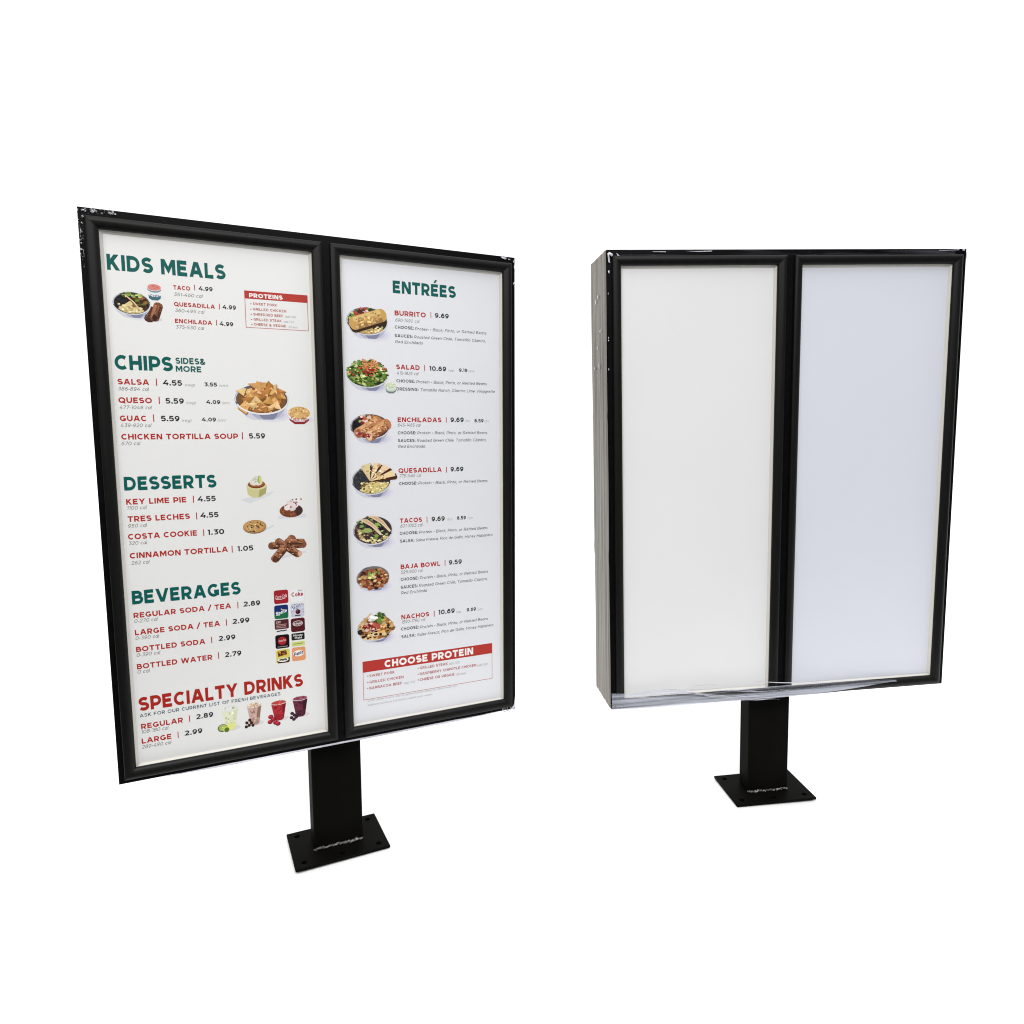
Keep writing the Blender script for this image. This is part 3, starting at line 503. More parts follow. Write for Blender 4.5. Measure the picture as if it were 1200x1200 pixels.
def draw_drink(p, body, top, dark, extra):
    p.oval(.25, -.85, .95, .2, (214, 212, 216))
    p.shape([(-1, .8), (-.6, -.85), (-.3, -1.0), (.3, -1.0), (.6, -.85), (1, .8)], body); p.shape([(.1, -1.0), (.3, -1.0), (.6, -.85), (1, .8), (.5, .75)], dark)
    p.shape([(-.72, -.35), (-.6, -.85), (-.3, -1.0), (.3, -1.0), (.6, -.85), (.72, -.35)], tuple((a + b) / 2 for a, b in zip(body, dark)))
    p.oval(0, .8, 1.04, .24, (228, 222, 222)); p.oval(0, .8, .94, .19, top); p.bits(30, lambda x, y: x * x + ((y - .8) / .18) ** 2 < .8, [top, tuple(v * .8 for v in top), tuple(min(255, v * 1.2) for v in top)], .12, .6)
    p.bits(30, lambda x, y: abs(x) < .55 and -.8 < y < .55, [body, dark], .12)
    for x, y, r, c in extra: p.oval(x, y, r, r * .62, tuple(v * .6 for v in c)); p.oval(x - .03, y + .04, r * .82, r * .5, c); p.oval(x - .1, y + .1, r * .3, r * .2, tuple(min(255, v * 1.4) for v in c))
def draw_d1(p):
    draw_drink(p, (226, 230, 196), (224, 230, 214), (214, 220, 176), []); p.shape([(-.6, -.45), (-.55, -.85), (-.3, -1.0), (.3, -1.0), (.6, -.85), (.68, -.45)], (228, 230, 140))
    p.oval(-1.0, -.72, .6, .32, (74, 104, 40)); p.oval(-.98, -.7, .5, .26, (168, 190, 92)); p.oval(-.98, -.7, .1, .05, (220, 226, 170)); p.oval(-.6, -.86, .36, .24, (206, 216, 90)); p.oval(-.5, -.92, .3, .2, (90, 120, 40))
def draw_d2(p): draw_drink(p, (206, 170, 156), (226, 190, 160), (150, 108, 96), [(x, y, .22, (70, 34, 28)) for x, y in ((-1.1, -.7), (-.8, -.95), (-.5, -.75), (-1.2, -1.05), (-.7, -.5), (-.3, -1.0))])
def draw_d3(p): draw_drink(p, (190, 46, 54), (196, 70, 68), (136, 26, 38), [(x, y, .34, (176, 36, 52)) for x, y in ((-1.1, -.5), (-.8, -.8), (-1.2, -1.0), (-.5, -1.15), (-.2, -1.3))])
def draw_d4(p): draw_drink(p, (112, 44, 66), (150, 70, 92), (60, 28, 42), [(x, y, .24, (70, 40, 56)) for x, y in ((-1.1, -.55), (-.8, -.75), (-1.2, -.95), (-.6, -.98), (-.9, -1.15), (-.45, -.7))])
def draw_burrito(p):
    p.bowl(1.25, (60, 62, 56)); p.oval(0, -.03, .9, .88, (52, 46, 34)); p.bits(30, lambda x, y: IN(.9)(x, y) and x < -.2 and y > .1, GREEN, .12); p.bits(26, lambda x, y: IN(.92)(x, y) and -.6 < x < .2 and y > .3, PICO, .13); p.bits(20, lambda x, y: IN(.92)(x, y) and x > 0 and y > .35, GREEN, .12)
    p.shape(arc(0, -.05, .88, .86, 225, 330, 14), (196, 160, 90)); p.bits(50, lambda x, y: IN(.86)(x, y) and y < -.35 and x > -.3, RICE, .08)
    p.tube(-.6, -.42, .62, .24, .022, [(60, 40, 26)] * 4, 4); p.tube(-.62, -.2, .66, .48, .023, [(226, 190, 118), (208, 160, 84), (160, 118, 70), (196, 136, 66)], 44); p.bits(24, lambda x, y: abs(y - .03 - x * .5) < .2 and abs(x) < .6, [(216, 164, 84), (228, 194, 126), (176, 128, 72)], .08)
def draw_salad(p):
    p.bowl(1.22, (40, 54, 30)); p.bits(300, lambda x, y: x * x + (y - .1) ** 2 < .92 and y > -.86, [(84, 120, 40), (52, 80, 32), (140, 166, 70), (30, 46, 26), (110, 140, 54), (180, 194, 116)], .11); p.bits(50, lambda x, y: abs(x) < .95 and abs(y) < .5 and IN(.98)(x, y), [(190, 206, 110), (226, 226, 170), (70, 110, 44), (186, 70, 50)], .09)
    p.bits(60, lambda x, y: (x - .08) ** 2 / .22 + (y - .6) ** 2 / .3 < 1, [(224, 126, 66), (236, 152, 92), (206, 100, 50), (240, 176, 120)], .16, .3); p.bits(6, lambda x, y: abs(x) < .3 and .1 < y < .5, [(150, 40, 30)], .12)
def draw_dress(p): p.cup((208, 220, 184), (200, 212, 200), (110, 128, 120), 1.6)
def draw_ench(p):
    p.bowl(1.3, (70, 60, 56)); p.oval(0, -.03, .9, .88, (74, 44, 34)); p.shape(arc(0, -.02, .88, .87, 140, 225, 12) + [(-.3, -.3), (-.4, .3)], (38, 38, 42)); p.bits(40, lambda x, y: IN(.86)(x, y) and x < -.4 and y < .5, BEAN, .09)
    p.bits(24, lambda x, y: IN(.92)(x, y) and -.7 < x < .1 and y > .4, GREEN, .12); p.bits(20, lambda x, y: IN(.9)(x, y) and -.5 < x < .05 and y > .3, PICO, .12); p.bits(24, lambda x, y: IN(.92)(x, y) and x > 0 and y > .3, [(222, 196, 100), (206, 120, 60), (140, 50, 36), (110, 140, 50)], .12)
    C = [(226, 166, 112), (196, 126, 78), (140, 80, 54), (232, 190, 142)]; p.tube(-.6, -.5, .4, .42, .018, C, 40, (160, 90, 70)); p.tube(-.05, -.72, .82, .2, .02, C, 44, (230, 196, 150)); p.bits(20, lambda x, y: IN(.85)(x, y) and x < 0 and y < -.5, PICO, .1)
def draw_quesa(p):
    p.bowl(1.18, (60, 60, 58)); p.shape(arc(0, -.02, .9, .88, 120, 232, 14) + [(0, 0)], (52, 54, 56)); p.bits(60, lambda x, y: IN(.86)(x, y) and x < -.2 and y < .6 and y > -.72, [(58, 60, 62), (42, 44, 46), (72, 74, 76)], .07)
    p.shape([(0, -.02)] + arc(0, -.04, .88, .86, 225, 345, 14), (222, 200, 120)); p.bits(90, lambda x, y: IN(.84)(x, y) and y < -.15 and x > -.55 and y < -.1 - x * .1, RICE + [(120, 96, 50)], .07)
    for a0, a1 in ((128, 100), (90, 72), (63, 43), (34, 12)):
        w = arc(.12, .02, 1.1, 1.18, a0, a1, 6); p.shape([(-.1, -.12)] + [(x + .1, y - .1) for x, y in w[2:]] + [(w[-1][0] + .04, w[-1][1] - .24)], (80, 42, 30)); p.shape([(-.1, -.05)] + w, p.jit((234, 206, 160), .03))
        for _ in range(12):
            t = p.r.uniform(.35, .95); q = p.r.choice(w); p.bit(-.1 + (q[0] + .1) * t, -.05 + (q[1] + .05) * t, .07, p.r.choice([(214, 170, 110), (190, 140, 84), (244, 224, 188), (224, 186, 128)]))
def draw_tacos(p):
    p.bowl(1.18, (66, 68, 74)); p.oval(0, -.02, .91, .89, (62, 50, 48)); p.bits(70, lambda x, y: IN(.87)(x, y) and x < -.4 and y < .45, [(112, 66, 60), (84, 44, 44), (140, 92, 80), (60, 34, 36)], .08)
    p.bits(110, lambda x, y: IN(.87)(x, y) and y < .1 - x * .75 and x > -.75 and y < .3, RICE, .09)
    for ox, oy in ((.18, .0), (-.28, -.2)):
        p.shape([(ox - .35, oy + .95), (ox + .25, oy + .6), (ox + .75, oy - .3), (ox + .45, oy - .45), (ox - .2, oy + .1), (ox - .5, oy + .5)], (58, 48, 52)); p.bits(34, lambda x, y: abs((x - ox) * .9 + (y - oy) - .3) < .32 and abs(x - ox) < .5 and IN(1.1)(x, y), [(60, 52, 56), (40, 34, 38), (96, 70, 56), (130, 160, 70), (150, 186, 90)], .12)
        p.shape([(ox - .45, oy + 1.02), (ox + .0, oy + .98), (ox + .35, oy + .6), (ox + .72, oy - .12), (ox + .62, oy - .16), (ox + .2, oy + .45), (ox - .1, oy + .72)], (232, 206, 170)); p.shape([(ox - .3, oy + .98), (ox + .0, oy + .92), (ox + .32, oy + .56), (ox + .6, oy + .05), (ox + .25, oy + .48)], (214, 170, 130))
    p.oval(-.3, .02, .2, .16, (158, 176, 96))
def draw_baja(p):
    p.bowl(1.1, (120, 112, 108)); p.oval(.02, -.1, .9, .84, (120, 66, 44)); p.bits(170, lambda x, y: x * x + (y + .1) ** 2 < .7, [(176, 104, 62), (120, 50, 36), (206, 150, 92), (60, 32, 28), (226, 196, 140), (150, 76, 48)], .13); p.bits(10, lambda x, y: -.5 < x < .4 and 0 < y < .5, [(150, 180, 80), (206, 214, 130)], .14)
def draw_nachos(p):
    p.bowl(1.14, (150, 110, 60), True); p.bits(80, lambda x, y: IN(.92)(x, y), [(216, 166, 92), (198, 140, 66), (228, 190, 124), (150, 96, 48)], .18); p.bits(60, lambda x, y: IN(.95)(x, y), [(50, 34, 28), (112, 66, 40), (198, 130, 66), (232, 204, 146), (84, 48, 32)], .12)
    p.bits(44, lambda x, y: (x + .25) ** 2 + (y - .2) ** 2 < .2, PICO, .14); p.bits(24, lambda x, y: (x - .2) ** 2 + (y - .75) ** 2 < .1, GREEN[:3] + [(140, 150, 80)], .14); p.bits(16, lambda x, y: (x + .15) ** 2 + (y - .85) ** 2 < .05, [(236, 230, 220), (246, 240, 232)], .16)
    p.shape([(-.95, .1), (-.9, .35), (-.25, 1.2), (-.2, 1.14), (-.8, .35)], (210, 176, 110)); p.oval(-.02, -.5, .2, .16, (236, 206, 150)); p.oval(0, -.5, .11, .09, (60, 38, 30)); p.oval(-.85, -.2, .14, .2, (44, 40, 38))
def rounded(cx, cz, hw, hh, r=.28):
    q = []
    for sx, sz, a in ((1, 1, 0), (-1, 1, 90), (-1, -1, 180), (1, -1, 270)):
        q += [(cx + sx * hw * (1 - r) + hw * r * math.cos(math.radians(a + k)), cz + sz * hh * (1 - r) + hh * r * math.sin(math.radians(a + k))) for k in (0, 30, 60, 90)]
    return q
def draw_logo(p, i):
    R = lambda hw, hh, col, x=0, y=0, r=.28: p.poly([(u, v) for u, v in rounded(p.cx + x * p.rx, p.cz + y * p.rz, hw * p.rx, hh * p.rz, r)], col)
    def T(t, x0, y0, x1, cap, col, st='B', tilt=0):
        k0 = p.bm.verts.__len__(); p.text((t, st, p.cx + x0 * p.rx, p.cz + y0 * p.rz, p.cx + x1 * p.rx, cap * p.rz), 'art', col)
        if tilt:
            p.bm.verts.ensure_lookup_table()
            for v in p.bm.verts[k0:]: v.co.z += (v.co.x - p.cx) * tilt
    if i == 0: R(1, 1, (168, 32, 42)); T('Coca-Cola', -.82, -.2, .78, .5, (238, 226, 226), 'I', .12); p.line([p.P(-.7, -.3), p.P(0, -.36), p.P(.6, -.22)], .0018, 'art', (238, 226, 226))
    if i == 1: R(1.02, 1.02, (214, 214, 218)); R(.98, .98, (232, 232, 234)); T('Coke', -.82, -.18, .8, .62, (176, 50, 62), 'H2'); T('Diet', .1, .55, .72, .22, (110, 90, 96))
    if i == 2:
        R(1, 1, (24, 46, 112)); p.poly([p.P(-.98, -.8), p.P(-.7, -1), p.P(.7, -1), p.P(.98, -.8), p.P(.98, -.1), p.P(-.98, -.35)], (30, 112, 70)); p.oval(.25, .4, .3, .2, (206, 206, 90)); p.oval(.32, .48, .28, .18, (24, 46, 112))
        T('Sprite', -.78, -.32, .8, .55, (226, 234, 238), 'H2', .3)
    if i == 3:
        R(1, 1, (198, 198, 216)); p.oval(.05, -.22, .36, .36, (70, 24, 36)); p.oval(-.05, -.1, .12, .1, (150, 80, 96)); p.bits(34, lambda x, y: abs(x) < .85 and .05 < y < .85, [(90, 92, 120), (232, 232, 240), (150, 150, 180), (60, 60, 90)], .11); p.bits(10, lambda x, y: .5 < abs(x) < .85 and abs(y) < .4, [(120, 120, 150), (230, 230, 240)], .1); R(.42, .08, (60, 50, 60), 0, -.76)
    if i == 4:
        R(1, .98, (226, 224, 226)); R(1, .72, (84, 36, 42), 0, .28, .2); T('XXX', -.78, .48, -.15, .3, (226, 206, 200))
        for k, (a, b) in enumerate(((-.78, .7), (-.78, .6), (-.78, .66))): p.line([p.P(a, .26 - .22 * k), p.P(b, .26 - .22 * k)], .0024, 'art', (180, 140, 136))
        p.line([p.P(-.74, -.74), p.P(-.1, -.66), p.P(.1, -.72), p.P(.7, -.64)], .004, 'art', (36, 34, 36))
    if i == 5: R(1, 1, (88, 26, 34)); p.oval(-.02, .22, .72, .4, (226, 222, 222)); p.oval(-.02, .22, .64, .33, (120, 60, 64)); T('Dr Pepper', -.58, .06, .56, .3, (238, 232, 230), 'B', .1)
    if i == 6: R(1, 1, (26, 20, 22)); p.oval(-.02, .1, .62, .6, (176, 36, 44)); T('Coca-Cola', -.52, 0, .5, .28, (238, 226, 226), 'I', .1); p.line([p.P(-.7, -.74), p.P(.75, -.74)], .002, 'art', (170, 160, 160))
    if i == 7:
        R(1, .98, (232, 232, 228)); R(1, .52, (34, 34, 36), 0, .46, .2); T('Minute', -.72, .5, .7, .3, (224, 224, 224)); T('Maid', -.5, .12, .56, .3, (224, 224, 224)); R(1, .34, (206, 214, 120), 0, -.64, .2); p.line([p.P(-.7, -.66), p.P(.72, -.6)], .0026, 'art', (120, 140, 60))
    if i == 8:
        R(1, 1, (222, 206, 84)); p.poly([p.P(-.8, .75), p.P(.5, .85), p.P(.62, .2), p.P(-.7, -.02)], (110, 60, 32)); p.bits(16, lambda x, y: abs(x + .1) < .5 and .15 < y < .7, [(170, 106, 44), (70, 36, 26), (200, 140, 60)], .13)
        p.poly([p.P(-.95, -.6), p.P(-.7, -.98), p.P(.8, -.98), p.P(.98, -.7), p.P(.98, -.2), p.P(.2, -.5)], (70, 36, 40)); p.oval(0, -.52, .8, .3, (238, 236, 228)); p.line([p.P(-.55 + .1 * k, -.5 + (.1 if k % 2 else -.08)) for k in range(12)], .003, 'art', (70, 66, 50))
    if i == 9: R(1, 1, (232, 152, 104)); p.oval(-.02, .1, .8, .46, (236, 230, 226)); T('Fanta', -.68, -.14, .66, .5, (34, 44, 92), 'H2', .2); p.bits(8, lambda x, y: .4 < x < .9 and .4 < y < .8, [(206, 180, 80), (226, 120, 60)], .1)

# ---------------------------------------------------------------- the floor
bm = bmesh.new(); vs = [bm.verts.new(q) for q in ((-60, 1.55, 0), (60, 1.55, 0), (60, 80, 0), (-60, 80, 0))]; bm.faces.new(vs)
o = obj('floor', bm, 'floor'); o['kind'] = 'structure'

# ---------------------------------------------------------------- one double menu board
def frame_rails(bm, x0, x1, z0, z1, prof, foot=1.0):
    # prof: (distance outwards from the opening, y); four rails with mitred ends, a hairline apart
    g = .0003
    for side in range(4):
        rows = []
        for d, y in prof:
            c = [(x0 - d, z0 - d * foot), (x1 + d, z0 - d * foot), (x1 + d, z1 + d), (x0 - d, z1 + d)]
            a, b = Vector(c[side]), Vector(c[(side + 1) % 4]); t = (b - a).normalized() * g
            a, b = a + t, b - t; rows.append((bm.verts.new((a.x, y, a.y)), bm.verts.new((b.x, y, b.y))))
        for i in range(len(rows) - 1): bm.faces.new((rows[i][0], rows[i][1], rows[i + 1][1], rows[i + 1][0]))
def board(label, origin, U, V, Z, W, H, D, z0, ia, ib, ibb, g, gu, post, plate, papers):
    root = bpy.data.objects.new('menu_board', None); sc.collection.objects.link(root)
    root.matrix_world = Matrix(((U[0], V[0], Z[0], origin[0]), (U[1], V[1], Z[1], origin[1]), (U[2], V[2], Z[2], origin[2]), (0, 0, 0, 1)))
    root.empty_display_size = .3
    root['label'] = label; root['category'] = 'menu board'; root['group'] = 'double menu boards on short posts'
    w, f, zt = W / 2, -D / 2, z0 + H
    opens = [(-w + ia, gu - g, z0 + ibb, zt - ib), (gu + g, w - ia, z0 + ibb, zt - ib)]
    # cabinet: body plus the front border, butted end to end
    bm = bmesh.new(); box(bm, -w, w, f + .02, -f, z0, zt)
    L = .008
    for a, b, c, d in ((-w, w, zt - ib + L, zt), (-w, w, z0, z0 + ibb - L), (-w, -w + ia - L, z0 + ibb - L, zt - ib + L), (w - ia + L, w, z0 + ibb - L, zt - ib + L), (gu - g + L, gu + g - L, z0 + ibb - L, zt - ib + L)):
        box(bm, a, b, f, f + .02, c, d)
    obj('cabinet', bm, 'cabinet', root)
    posters = []
    for (x0, x1, a, b), pap in zip(opens, papers):
        bm = bmesh.new()
        frame_rails(bm, x0, x1, a, b, [(.0335, f - .0002), (.0335, f - .0095), (.0325, f - .0118), (.0305, f - .013), (.025, f - .0142), (.018, f - .0136), (.010, f - .0112), (.004, f - .0078), (.0012, f - .0052), (.0002, f - .003), (0, f - .001), (0, f + .003)])
        fr = obj('snap_frame', bm, 'frame', root, smooth=False)
        e = fr.modifiers.new('soften', 'EDGE_SPLIT'); e.split_angle = math.radians(40)
        fr.data.polygons.foreach_set('use_smooth', [True] * len(fr.data.polygons))
        bm = bmesh.new(); frame_rails(bm, x0, x1, a, b, [(.002, f + .003), (-.004, f + .0075), (-.0082, f + .0125), (-.0087, f + .0135)], .45)
        obj('panel_trim', bm, 'trim', root)
        bm = bmesh.new(); box(bm, x0 - .006, x1 + .006, f + .013, f + .0165, a - .006, b + .006)
        posters.append(obj('poster', bm, pap, root))
    # post: rectangular steel tube
    s, vf, u0, dep = post
    bm = bmesh.new(); box(bm, u0 - s, u0 + s, vf, vf + dep, .014, z0 + .0, .006); obj('post', bm, 'post', root, smooth=False)
    # base plate with bolt holes
    pu, pv, pu0, pv0 = plate
    cu = bpy.data.curves.new('base_plate', 'CURVE'); cu.dimensions = '2D'; cu.fill_mode = 'BOTH'; cu.extrude = .004; cu.bevel_depth = .001
    def loop(pts):
        k = cu.splines.new('POLY'); k.points.add(len(pts) - 1); k.use_cyclic_u = True
        for q, t in zip(k.points, pts): q.co = (t[0], t[1], 0, 1)
    loop([(-pu, -pv), (pu, -pv), (pu, pv), (-pu, pv)])
    holes = [(x * pu * .8, y * pv * .74) for x, y in ((-1, -1), (0, -1.0), (1, -1), (-1, 1), (0, 1), (1, 1))]
    for x, y in holes: loop(arc(x, y, .0115, .0115, 0, 360, 20)[:-1])
    t = bpy.data.objects.new('tmp', cu); sc.collection.objects.link(t)
    me = bpy.data.meshes.new_from_object(t.evaluated_get(bpy.context.evaluated_depsgraph_get())); me.name = 'base_plate'
    bpy.data.objects.remove(t); bpy.data.curves.remove(cu); me.materials.clear()
    pl = link('base_plate', me, 'post', root); pl.location = (pu0, pv0, .009)
    for x, y in holes:
        bm = bmesh.new(); bmesh.ops.create_cone(bm, cap_ends=True, segments=20, radius1=.0112, radius2=.0112, depth=.003, matrix=Matrix.Translation((x, y, -.006)))
        obj('bolt_hole_shade', bm, 'hole', pl)  # dark disc put in each hole as its shade, hides the bright floor
    # weld bead along the foot of the post
    rr = random.Random(int(W * 1e4)); bm = bmesh.new(); x = u0 - s + .004
    while x < u0 + s - .004:
        r = rr.uniform(.0028, .006)
        bmesh.ops.create_icosphere(bm, subdivisions=2, radius=r, matrix=Matrix.Translation((x, vf - .002 - rr.uniform(0, .004), .016 + rr.uniform(0, .006))) @ Matrix.Rotation(rr.uniform(-.8, .8), 4, 'Y') @ Matrix.Diagonal((rr.uniform(1.0, 2.2), 1, rr.uniform(.6, 1.0), 1)))
        x += r * rr.uniform(.6, 1.5)
    for v in bm.verts: v.co += Vector([rr.uniform(-.0007, .0007) for _ in range(3)])
    obj('weld_bead', bm, 'weld', root)
    return root, posters, opens
def crinkle(name, root, pts_fn, nu, nv, amp, m, seed, smooth=True):
    # a sheet of film: pts_fn(u, v) on the board, pushed in and out at random
    rr = random.Random(seed); bm = bmesh.new(); g = [[None] * (nv + 1) for _ in range(nu + 1)]
    for i in range(nu + 1):
        for j in range(nv + 1):
            x, y, z = pts_fn(i / nu, j / nv); g[i][j] = bm.verts.new((x + rr.uniform(-amp, amp) * .4, y - abs(rr.gauss(0, amp)), z + rr.uniform(-amp, amp) * .4))
    for i in range(nu):
        for j in range(nv): bm.faces.new((g[i][j], g[i + 1][j], g[i + 1][j + 1], g[i][j + 1]))
    return obj(name, bm, m, root, smooth)

# ---------------------------------------------------------------- the board with the printed menu
WL, HL, DL, ZL = 1.4069, 1.7708, .2416, .4623
rootL, posL, openL = board('black double menu board on a short post, both panels printed with food, prices and drinks',
    (-.69358, 2.47389, .003), (.90392, .42739, -.01635), (-.42748, .90402, -.00191), (.01396, .00871, .99986),
    WL, HL, DL, ZL, .0509, .0573, .0479, .0462, .002, (.0924, -.0318, -.0022, .085), (.1731, .1213, -.0022, .0004), ('warm', 'cool'))
YP = -DL / 2 + .013
FOOD = dict(kids='kids bowl of beans, rice and meat', cup='small cup of pink drink', roll='two brown rolled tortillas', chips='bowl of tortilla chips', queso='cup of queso dip', pie='key lime pie with cream',
    leches='round cake topped with cream', cookie='chocolate chip cookie', cinn='pile of cinnamon tortilla sticks', d1='pale lime drink with cut lime', d2='creamy brown drink', d3='red berry drink', d4='dark purple berry drink',
    burrito='burrito in a steel bowl', salad='heaped green salad', dress='cup of pale green dressing', ench='two enchiladas in a bowl', quesa='quesadilla wedges with beans and rice', tacos='tacos in a bowl', baja='mixed rice bowl', nachos='plate of nachos')
def menu_box(poster, B):
    p = Print(YP); a, b, c, d = B['head']; e, f = B['bot']; x0, x1 = (a[0] + d[0]) / 2, (b[0] + c[0]) / 2; zt, zm, zb = (a[1] + b[1]) / 2, (c[1] + d[1]) / 2, (e[1] + f[1]) / 2; t = .0021
    red = (190, 54, 46); rd = (196, 120, 118)
    for q in ((x0, x0 + t, zb, zm), (x1 - t, x1, zb, zm), (x0 + t, x1 - t, zb, zb + t)): p.poly([(q[0], q[2]), (q[1], q[2]), (q[1], q[3]), (q[0], q[3])], rd)
    p.poly([(x0, zm), (x1, zm), (x1, zt), (x0, zt)], red)
    for r in B['runs']: p.text(r)
    p.done('protein_box', poster, 'red headed box listing the proteins')
for poster, P, BX in ((posL[0], P1, BX1), (posL[1], P2, BX2)):
    for kind, runs in P:
        p = Print(YP)
        for r in runs: p.text(r)
        t = ' '.join(r[0] for r in runs if r[1] in 'HH2SN').lower()
        p.done(kind, poster, ('heading reading ' if kind == 'heading' else 'menu line for ') + t if t else None)
    menu_box(poster, BX)
for i, (k, b) in enumerate(PIC.items()):
    p = Picture(YP, b, 11 + i); globals()['draw_' + k](p)
    p.done('food_picture', posL[0] if i < 13 else posL[1], 'printed picture of ' + FOOD[k])
TILE = ['red tile with white script', 'white tile with red lettering', 'blue and green tile', 'pale lilac tile with dark fruit', 'maroon tile over a white strip', 'maroon tile with white oval', 'black tile with red disc', 'black, white and lime tile', 'yellow and brown tile', 'orange tile']
for i, b in enumerate(LOGO):
    p = Picture(YP, b, 50 + i); draw_logo(p, i); p.done('drink_logo', posL[0], TILE[i])
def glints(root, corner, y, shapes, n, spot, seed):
    # crumpled film and its highlights, put in as pale pieces: shapes and small flecks in millimetres from a corner, each bulging off the surface
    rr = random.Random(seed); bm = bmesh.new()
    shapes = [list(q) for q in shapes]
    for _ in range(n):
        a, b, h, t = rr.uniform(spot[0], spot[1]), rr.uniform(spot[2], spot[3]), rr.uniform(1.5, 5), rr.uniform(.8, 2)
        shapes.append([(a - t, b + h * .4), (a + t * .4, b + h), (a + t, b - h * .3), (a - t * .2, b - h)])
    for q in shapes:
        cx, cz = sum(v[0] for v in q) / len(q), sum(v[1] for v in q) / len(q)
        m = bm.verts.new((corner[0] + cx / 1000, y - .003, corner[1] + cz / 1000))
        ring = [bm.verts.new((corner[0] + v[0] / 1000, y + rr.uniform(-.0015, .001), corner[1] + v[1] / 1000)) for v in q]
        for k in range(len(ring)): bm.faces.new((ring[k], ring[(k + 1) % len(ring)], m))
    return obj('crease_glint', bm, 'edge_glint_film', root, True)
# film left on its corners and a rolled edge of film under the cabinet
f, w, zt = -DL / 2 - .0015, WL / 2, ZL + HL
crinkle('stretch_film', rootL, lambda u, v: (-w - .001 + u * .10, f - .003, zt - .001 - v * (.020 - .008 * u)), 22, 6, .0035, 'crease', 3, 'flat')
crinkle('stretch_film', rootL, lambda u, v: (-w - .001 + u * (.016 - .006 * v), f - .003, zt - .02 - v * .15), 5, 30, .0035, 'crease', 4, 'flat')
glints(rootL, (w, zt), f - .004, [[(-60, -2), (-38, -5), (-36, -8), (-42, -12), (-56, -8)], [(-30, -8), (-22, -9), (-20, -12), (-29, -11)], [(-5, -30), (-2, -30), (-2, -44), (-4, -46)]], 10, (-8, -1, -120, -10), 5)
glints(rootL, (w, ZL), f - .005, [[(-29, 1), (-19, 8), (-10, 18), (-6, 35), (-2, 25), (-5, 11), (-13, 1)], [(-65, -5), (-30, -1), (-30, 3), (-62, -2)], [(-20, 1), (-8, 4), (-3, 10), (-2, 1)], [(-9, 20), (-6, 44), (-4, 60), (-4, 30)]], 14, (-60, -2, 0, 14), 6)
rr = random.Random(8); bm = bmesh.new(); n = 60; rows = []
for i in range(n + 1):
    x = -w + .12 + i / n * (2 * w - .2); r = .0042 * min(1, 6 * i / n + .1, 6 * (1 - i / n) + .1) * rr.uniform(.92, 1.08)
    rows.append([bm.verts.new((x, f + .004 + r * 1.3 * math.cos(a), ZL - .003 + r * math.sin(a))) for a in [k * math.pi / 4 for k in range(8)]])
for a, b in zip(rows, rows[1:]):
    for k in range(8): bm.faces.new((a[k], a[(k + 1) % 8], b[(k + 1) % 8], b[k]))
obj('film_edge', bm, 'edge_glint_film', rootL, True)

# ---------------------------------------------------------------- the blank board in stretch wrap
WR, HR, ZR = 1.4243, 1.7569, .478
rootR, posR, openR = board('black double menu board on a short post, both panels blank white, side in stretch wrap',
    (1.08377, 2.81286, .003), (.9935, .1129, .01484), (-.11301, .99357, .00699), (-.01395, -.00862, .99987),
    WR, HR, DL, ZR, .0531, .0566, .0402, .0488, -.0065, (.0897, -.0341, -.0044, .085), (.1734, .1182, -.0044, .0024), ('plain', 'blue'))
w, zt = WR / 2, ZR + HR
rr = random.Random(21); bm = bmesh.new(); ny, nz = 26, 70; col = [rr.gauss(0, .0007) for _ in range(ny + 1)]
g = [[bm.verts.new((-w - .003 + col[i] + .0006 * math.sin(j * .21 + i * .9) + (-.0012 if j in (24, 25, 46) else 0), -DL / 2 + .001 + i / ny * (DL - .001), ZR + .001 + j / nz * (HR - .002))) for j in range(nz + 1)] for i in range(ny + 1)]
for i in range(ny):
    for j in range(nz): bm.faces.new((g[i][j], g[i + 1][j], g[i + 1][j + 1], g[i][j + 1]))
o = obj('side_wrap', bm, 'side_wrap', rootR, True); o['label'] = 'stretch wrap over the side, grey brown reflection in its colour'
def band(lo, hi, n, m, seed, x0, x1, amp, off):
    # a wavy band of film pulled across the foot of the front
    rr = random.Random(seed); bm = bmesh.new(); nu = 90; rows = []
    ph = [(rr.uniform(0, 6), rr.uniform(3, 9), rr.uniform(.4, 1)) for _ in range(n + 1)]
    for i in range(nu + 1):
        t = i / nu; x = x0 + (x1 - x0) * t; a, b = lo(t), hi(t)
        rows.append([bm.verts.new((x, f2 - off - amp * (.5 + .5 * math.sin(ph[j][0] + ph[j][1] * t)) * ph[j][2] * (1 if j % 2 else .2), a + (b - a) * j / n + .0015 * math.sin(ph[j][0] * 2 + 7 * t))) for j in range(n + 1)])
    for p, q in zip(rows, rows[1:]):
        for j in range(n): bm.faces.new((p[j], q[j], q[j + 1], p[j + 1]))
    return obj('stretch_film', bm, m, rootR, True)
f2 = -DL / 2 - .0145
o = band(lambda t: ZR - .002 + .036 * t ** 4, lambda t: ZR + .058 + .014 * math.sin(9 * t + 1) * (1 - t) - .012 * t - .014 * t ** 6 - .006 * math.sin(23 * t) * (1 - t) + .006 * t, 14, 'film', 31, -w - .002, w - .22, .010, .001)
o['label'] = 'crumpled clear film across the foot of the front'
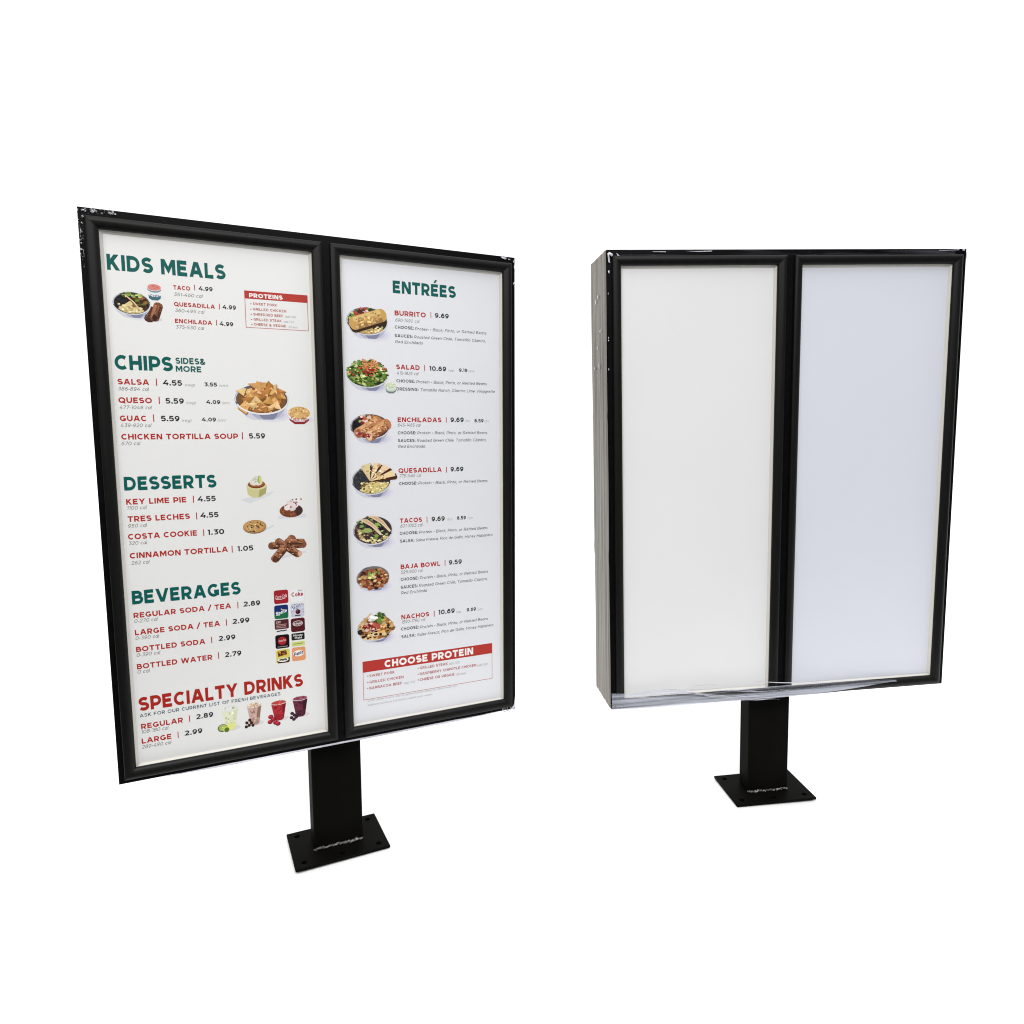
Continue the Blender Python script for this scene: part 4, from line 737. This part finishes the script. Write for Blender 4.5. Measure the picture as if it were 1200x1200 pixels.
for k in range(17):
    rr = random.Random(60 + k); a = -w + .01 + rr.uniform(0, .75); q = ZR + rr.uniform(.012, .112) * (1 - .5 * (a + w) / 1.2); L = rr.uniform(.12, .4); h = rr.uniform(.001, .0042)
    bm = bmesh.new(); rows = [[bm.verts.new((a + L * i / 12, f2 - .016 - (.001 if j else 0), q - .02 * i / 12 + .004 * math.sin(i * .5 + k) + (j - .5) * h * math.sin(math.pi * (i + .2) / 12.4))) for j in (0, 1)] for i in range(13)]
    for u, v in zip(rows, rows[1:]): bm.faces.new((u[0], v[0], v[1], u[1]))
    obj('crease_glint', bm, 'edge_glint_film', o)  # pale strips put in as the film's white streak highlights
f = -DL / 2 - .0015
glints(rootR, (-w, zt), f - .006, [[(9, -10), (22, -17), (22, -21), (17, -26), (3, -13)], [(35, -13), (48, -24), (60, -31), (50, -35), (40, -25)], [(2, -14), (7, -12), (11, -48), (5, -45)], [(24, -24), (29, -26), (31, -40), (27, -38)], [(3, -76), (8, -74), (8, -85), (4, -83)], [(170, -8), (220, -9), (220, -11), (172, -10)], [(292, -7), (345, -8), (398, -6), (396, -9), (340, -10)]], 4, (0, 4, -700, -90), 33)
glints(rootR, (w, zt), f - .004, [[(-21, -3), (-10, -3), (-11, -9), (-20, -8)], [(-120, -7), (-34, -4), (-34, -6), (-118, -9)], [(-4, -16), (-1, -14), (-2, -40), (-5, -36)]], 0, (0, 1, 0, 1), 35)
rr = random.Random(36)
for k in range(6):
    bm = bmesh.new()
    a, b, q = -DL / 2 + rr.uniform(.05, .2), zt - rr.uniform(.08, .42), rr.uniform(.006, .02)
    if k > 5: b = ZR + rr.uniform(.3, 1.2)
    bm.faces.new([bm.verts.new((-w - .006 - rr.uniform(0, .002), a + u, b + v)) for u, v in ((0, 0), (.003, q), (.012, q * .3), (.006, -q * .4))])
    obj('crease_glint', bm, 'edge_glint_film', rootR)  # pale slivers stand in for glints on the wrapped side
crinkle('stretch_film', rootR, lambda u, v: (-w + .05 + u * (2 * w - .1), f - .003, zt - .001 - v * .02), 60, 4, .0015, 'clear', 36, True)
rr = random.Random(41); bm = bmesh.new(); rows = []
for i in range(61):
    t = i / 60; x = -w + t * (2 * w - .45); r = .0032 * min(1, 8 * t + .2, 5 * (1 - t) + .1) * rr.uniform(.7, 1.2)
    rows.append([bm.verts.new((x, -DL / 2 - .004 + r * 1.3 * math.cos(a), ZR + .001 + r * math.sin(a))) for a in [k * math.pi / 4 for k in range(8)]])
for a, b in zip(rows, rows[1:]):
    for k in range(8): bm.faces.new((a[k], a[(k + 1) % 8], b[(k + 1) % 8], b[k]))
obj('film_edge', bm, 'edge_glint_film', rootR, True)
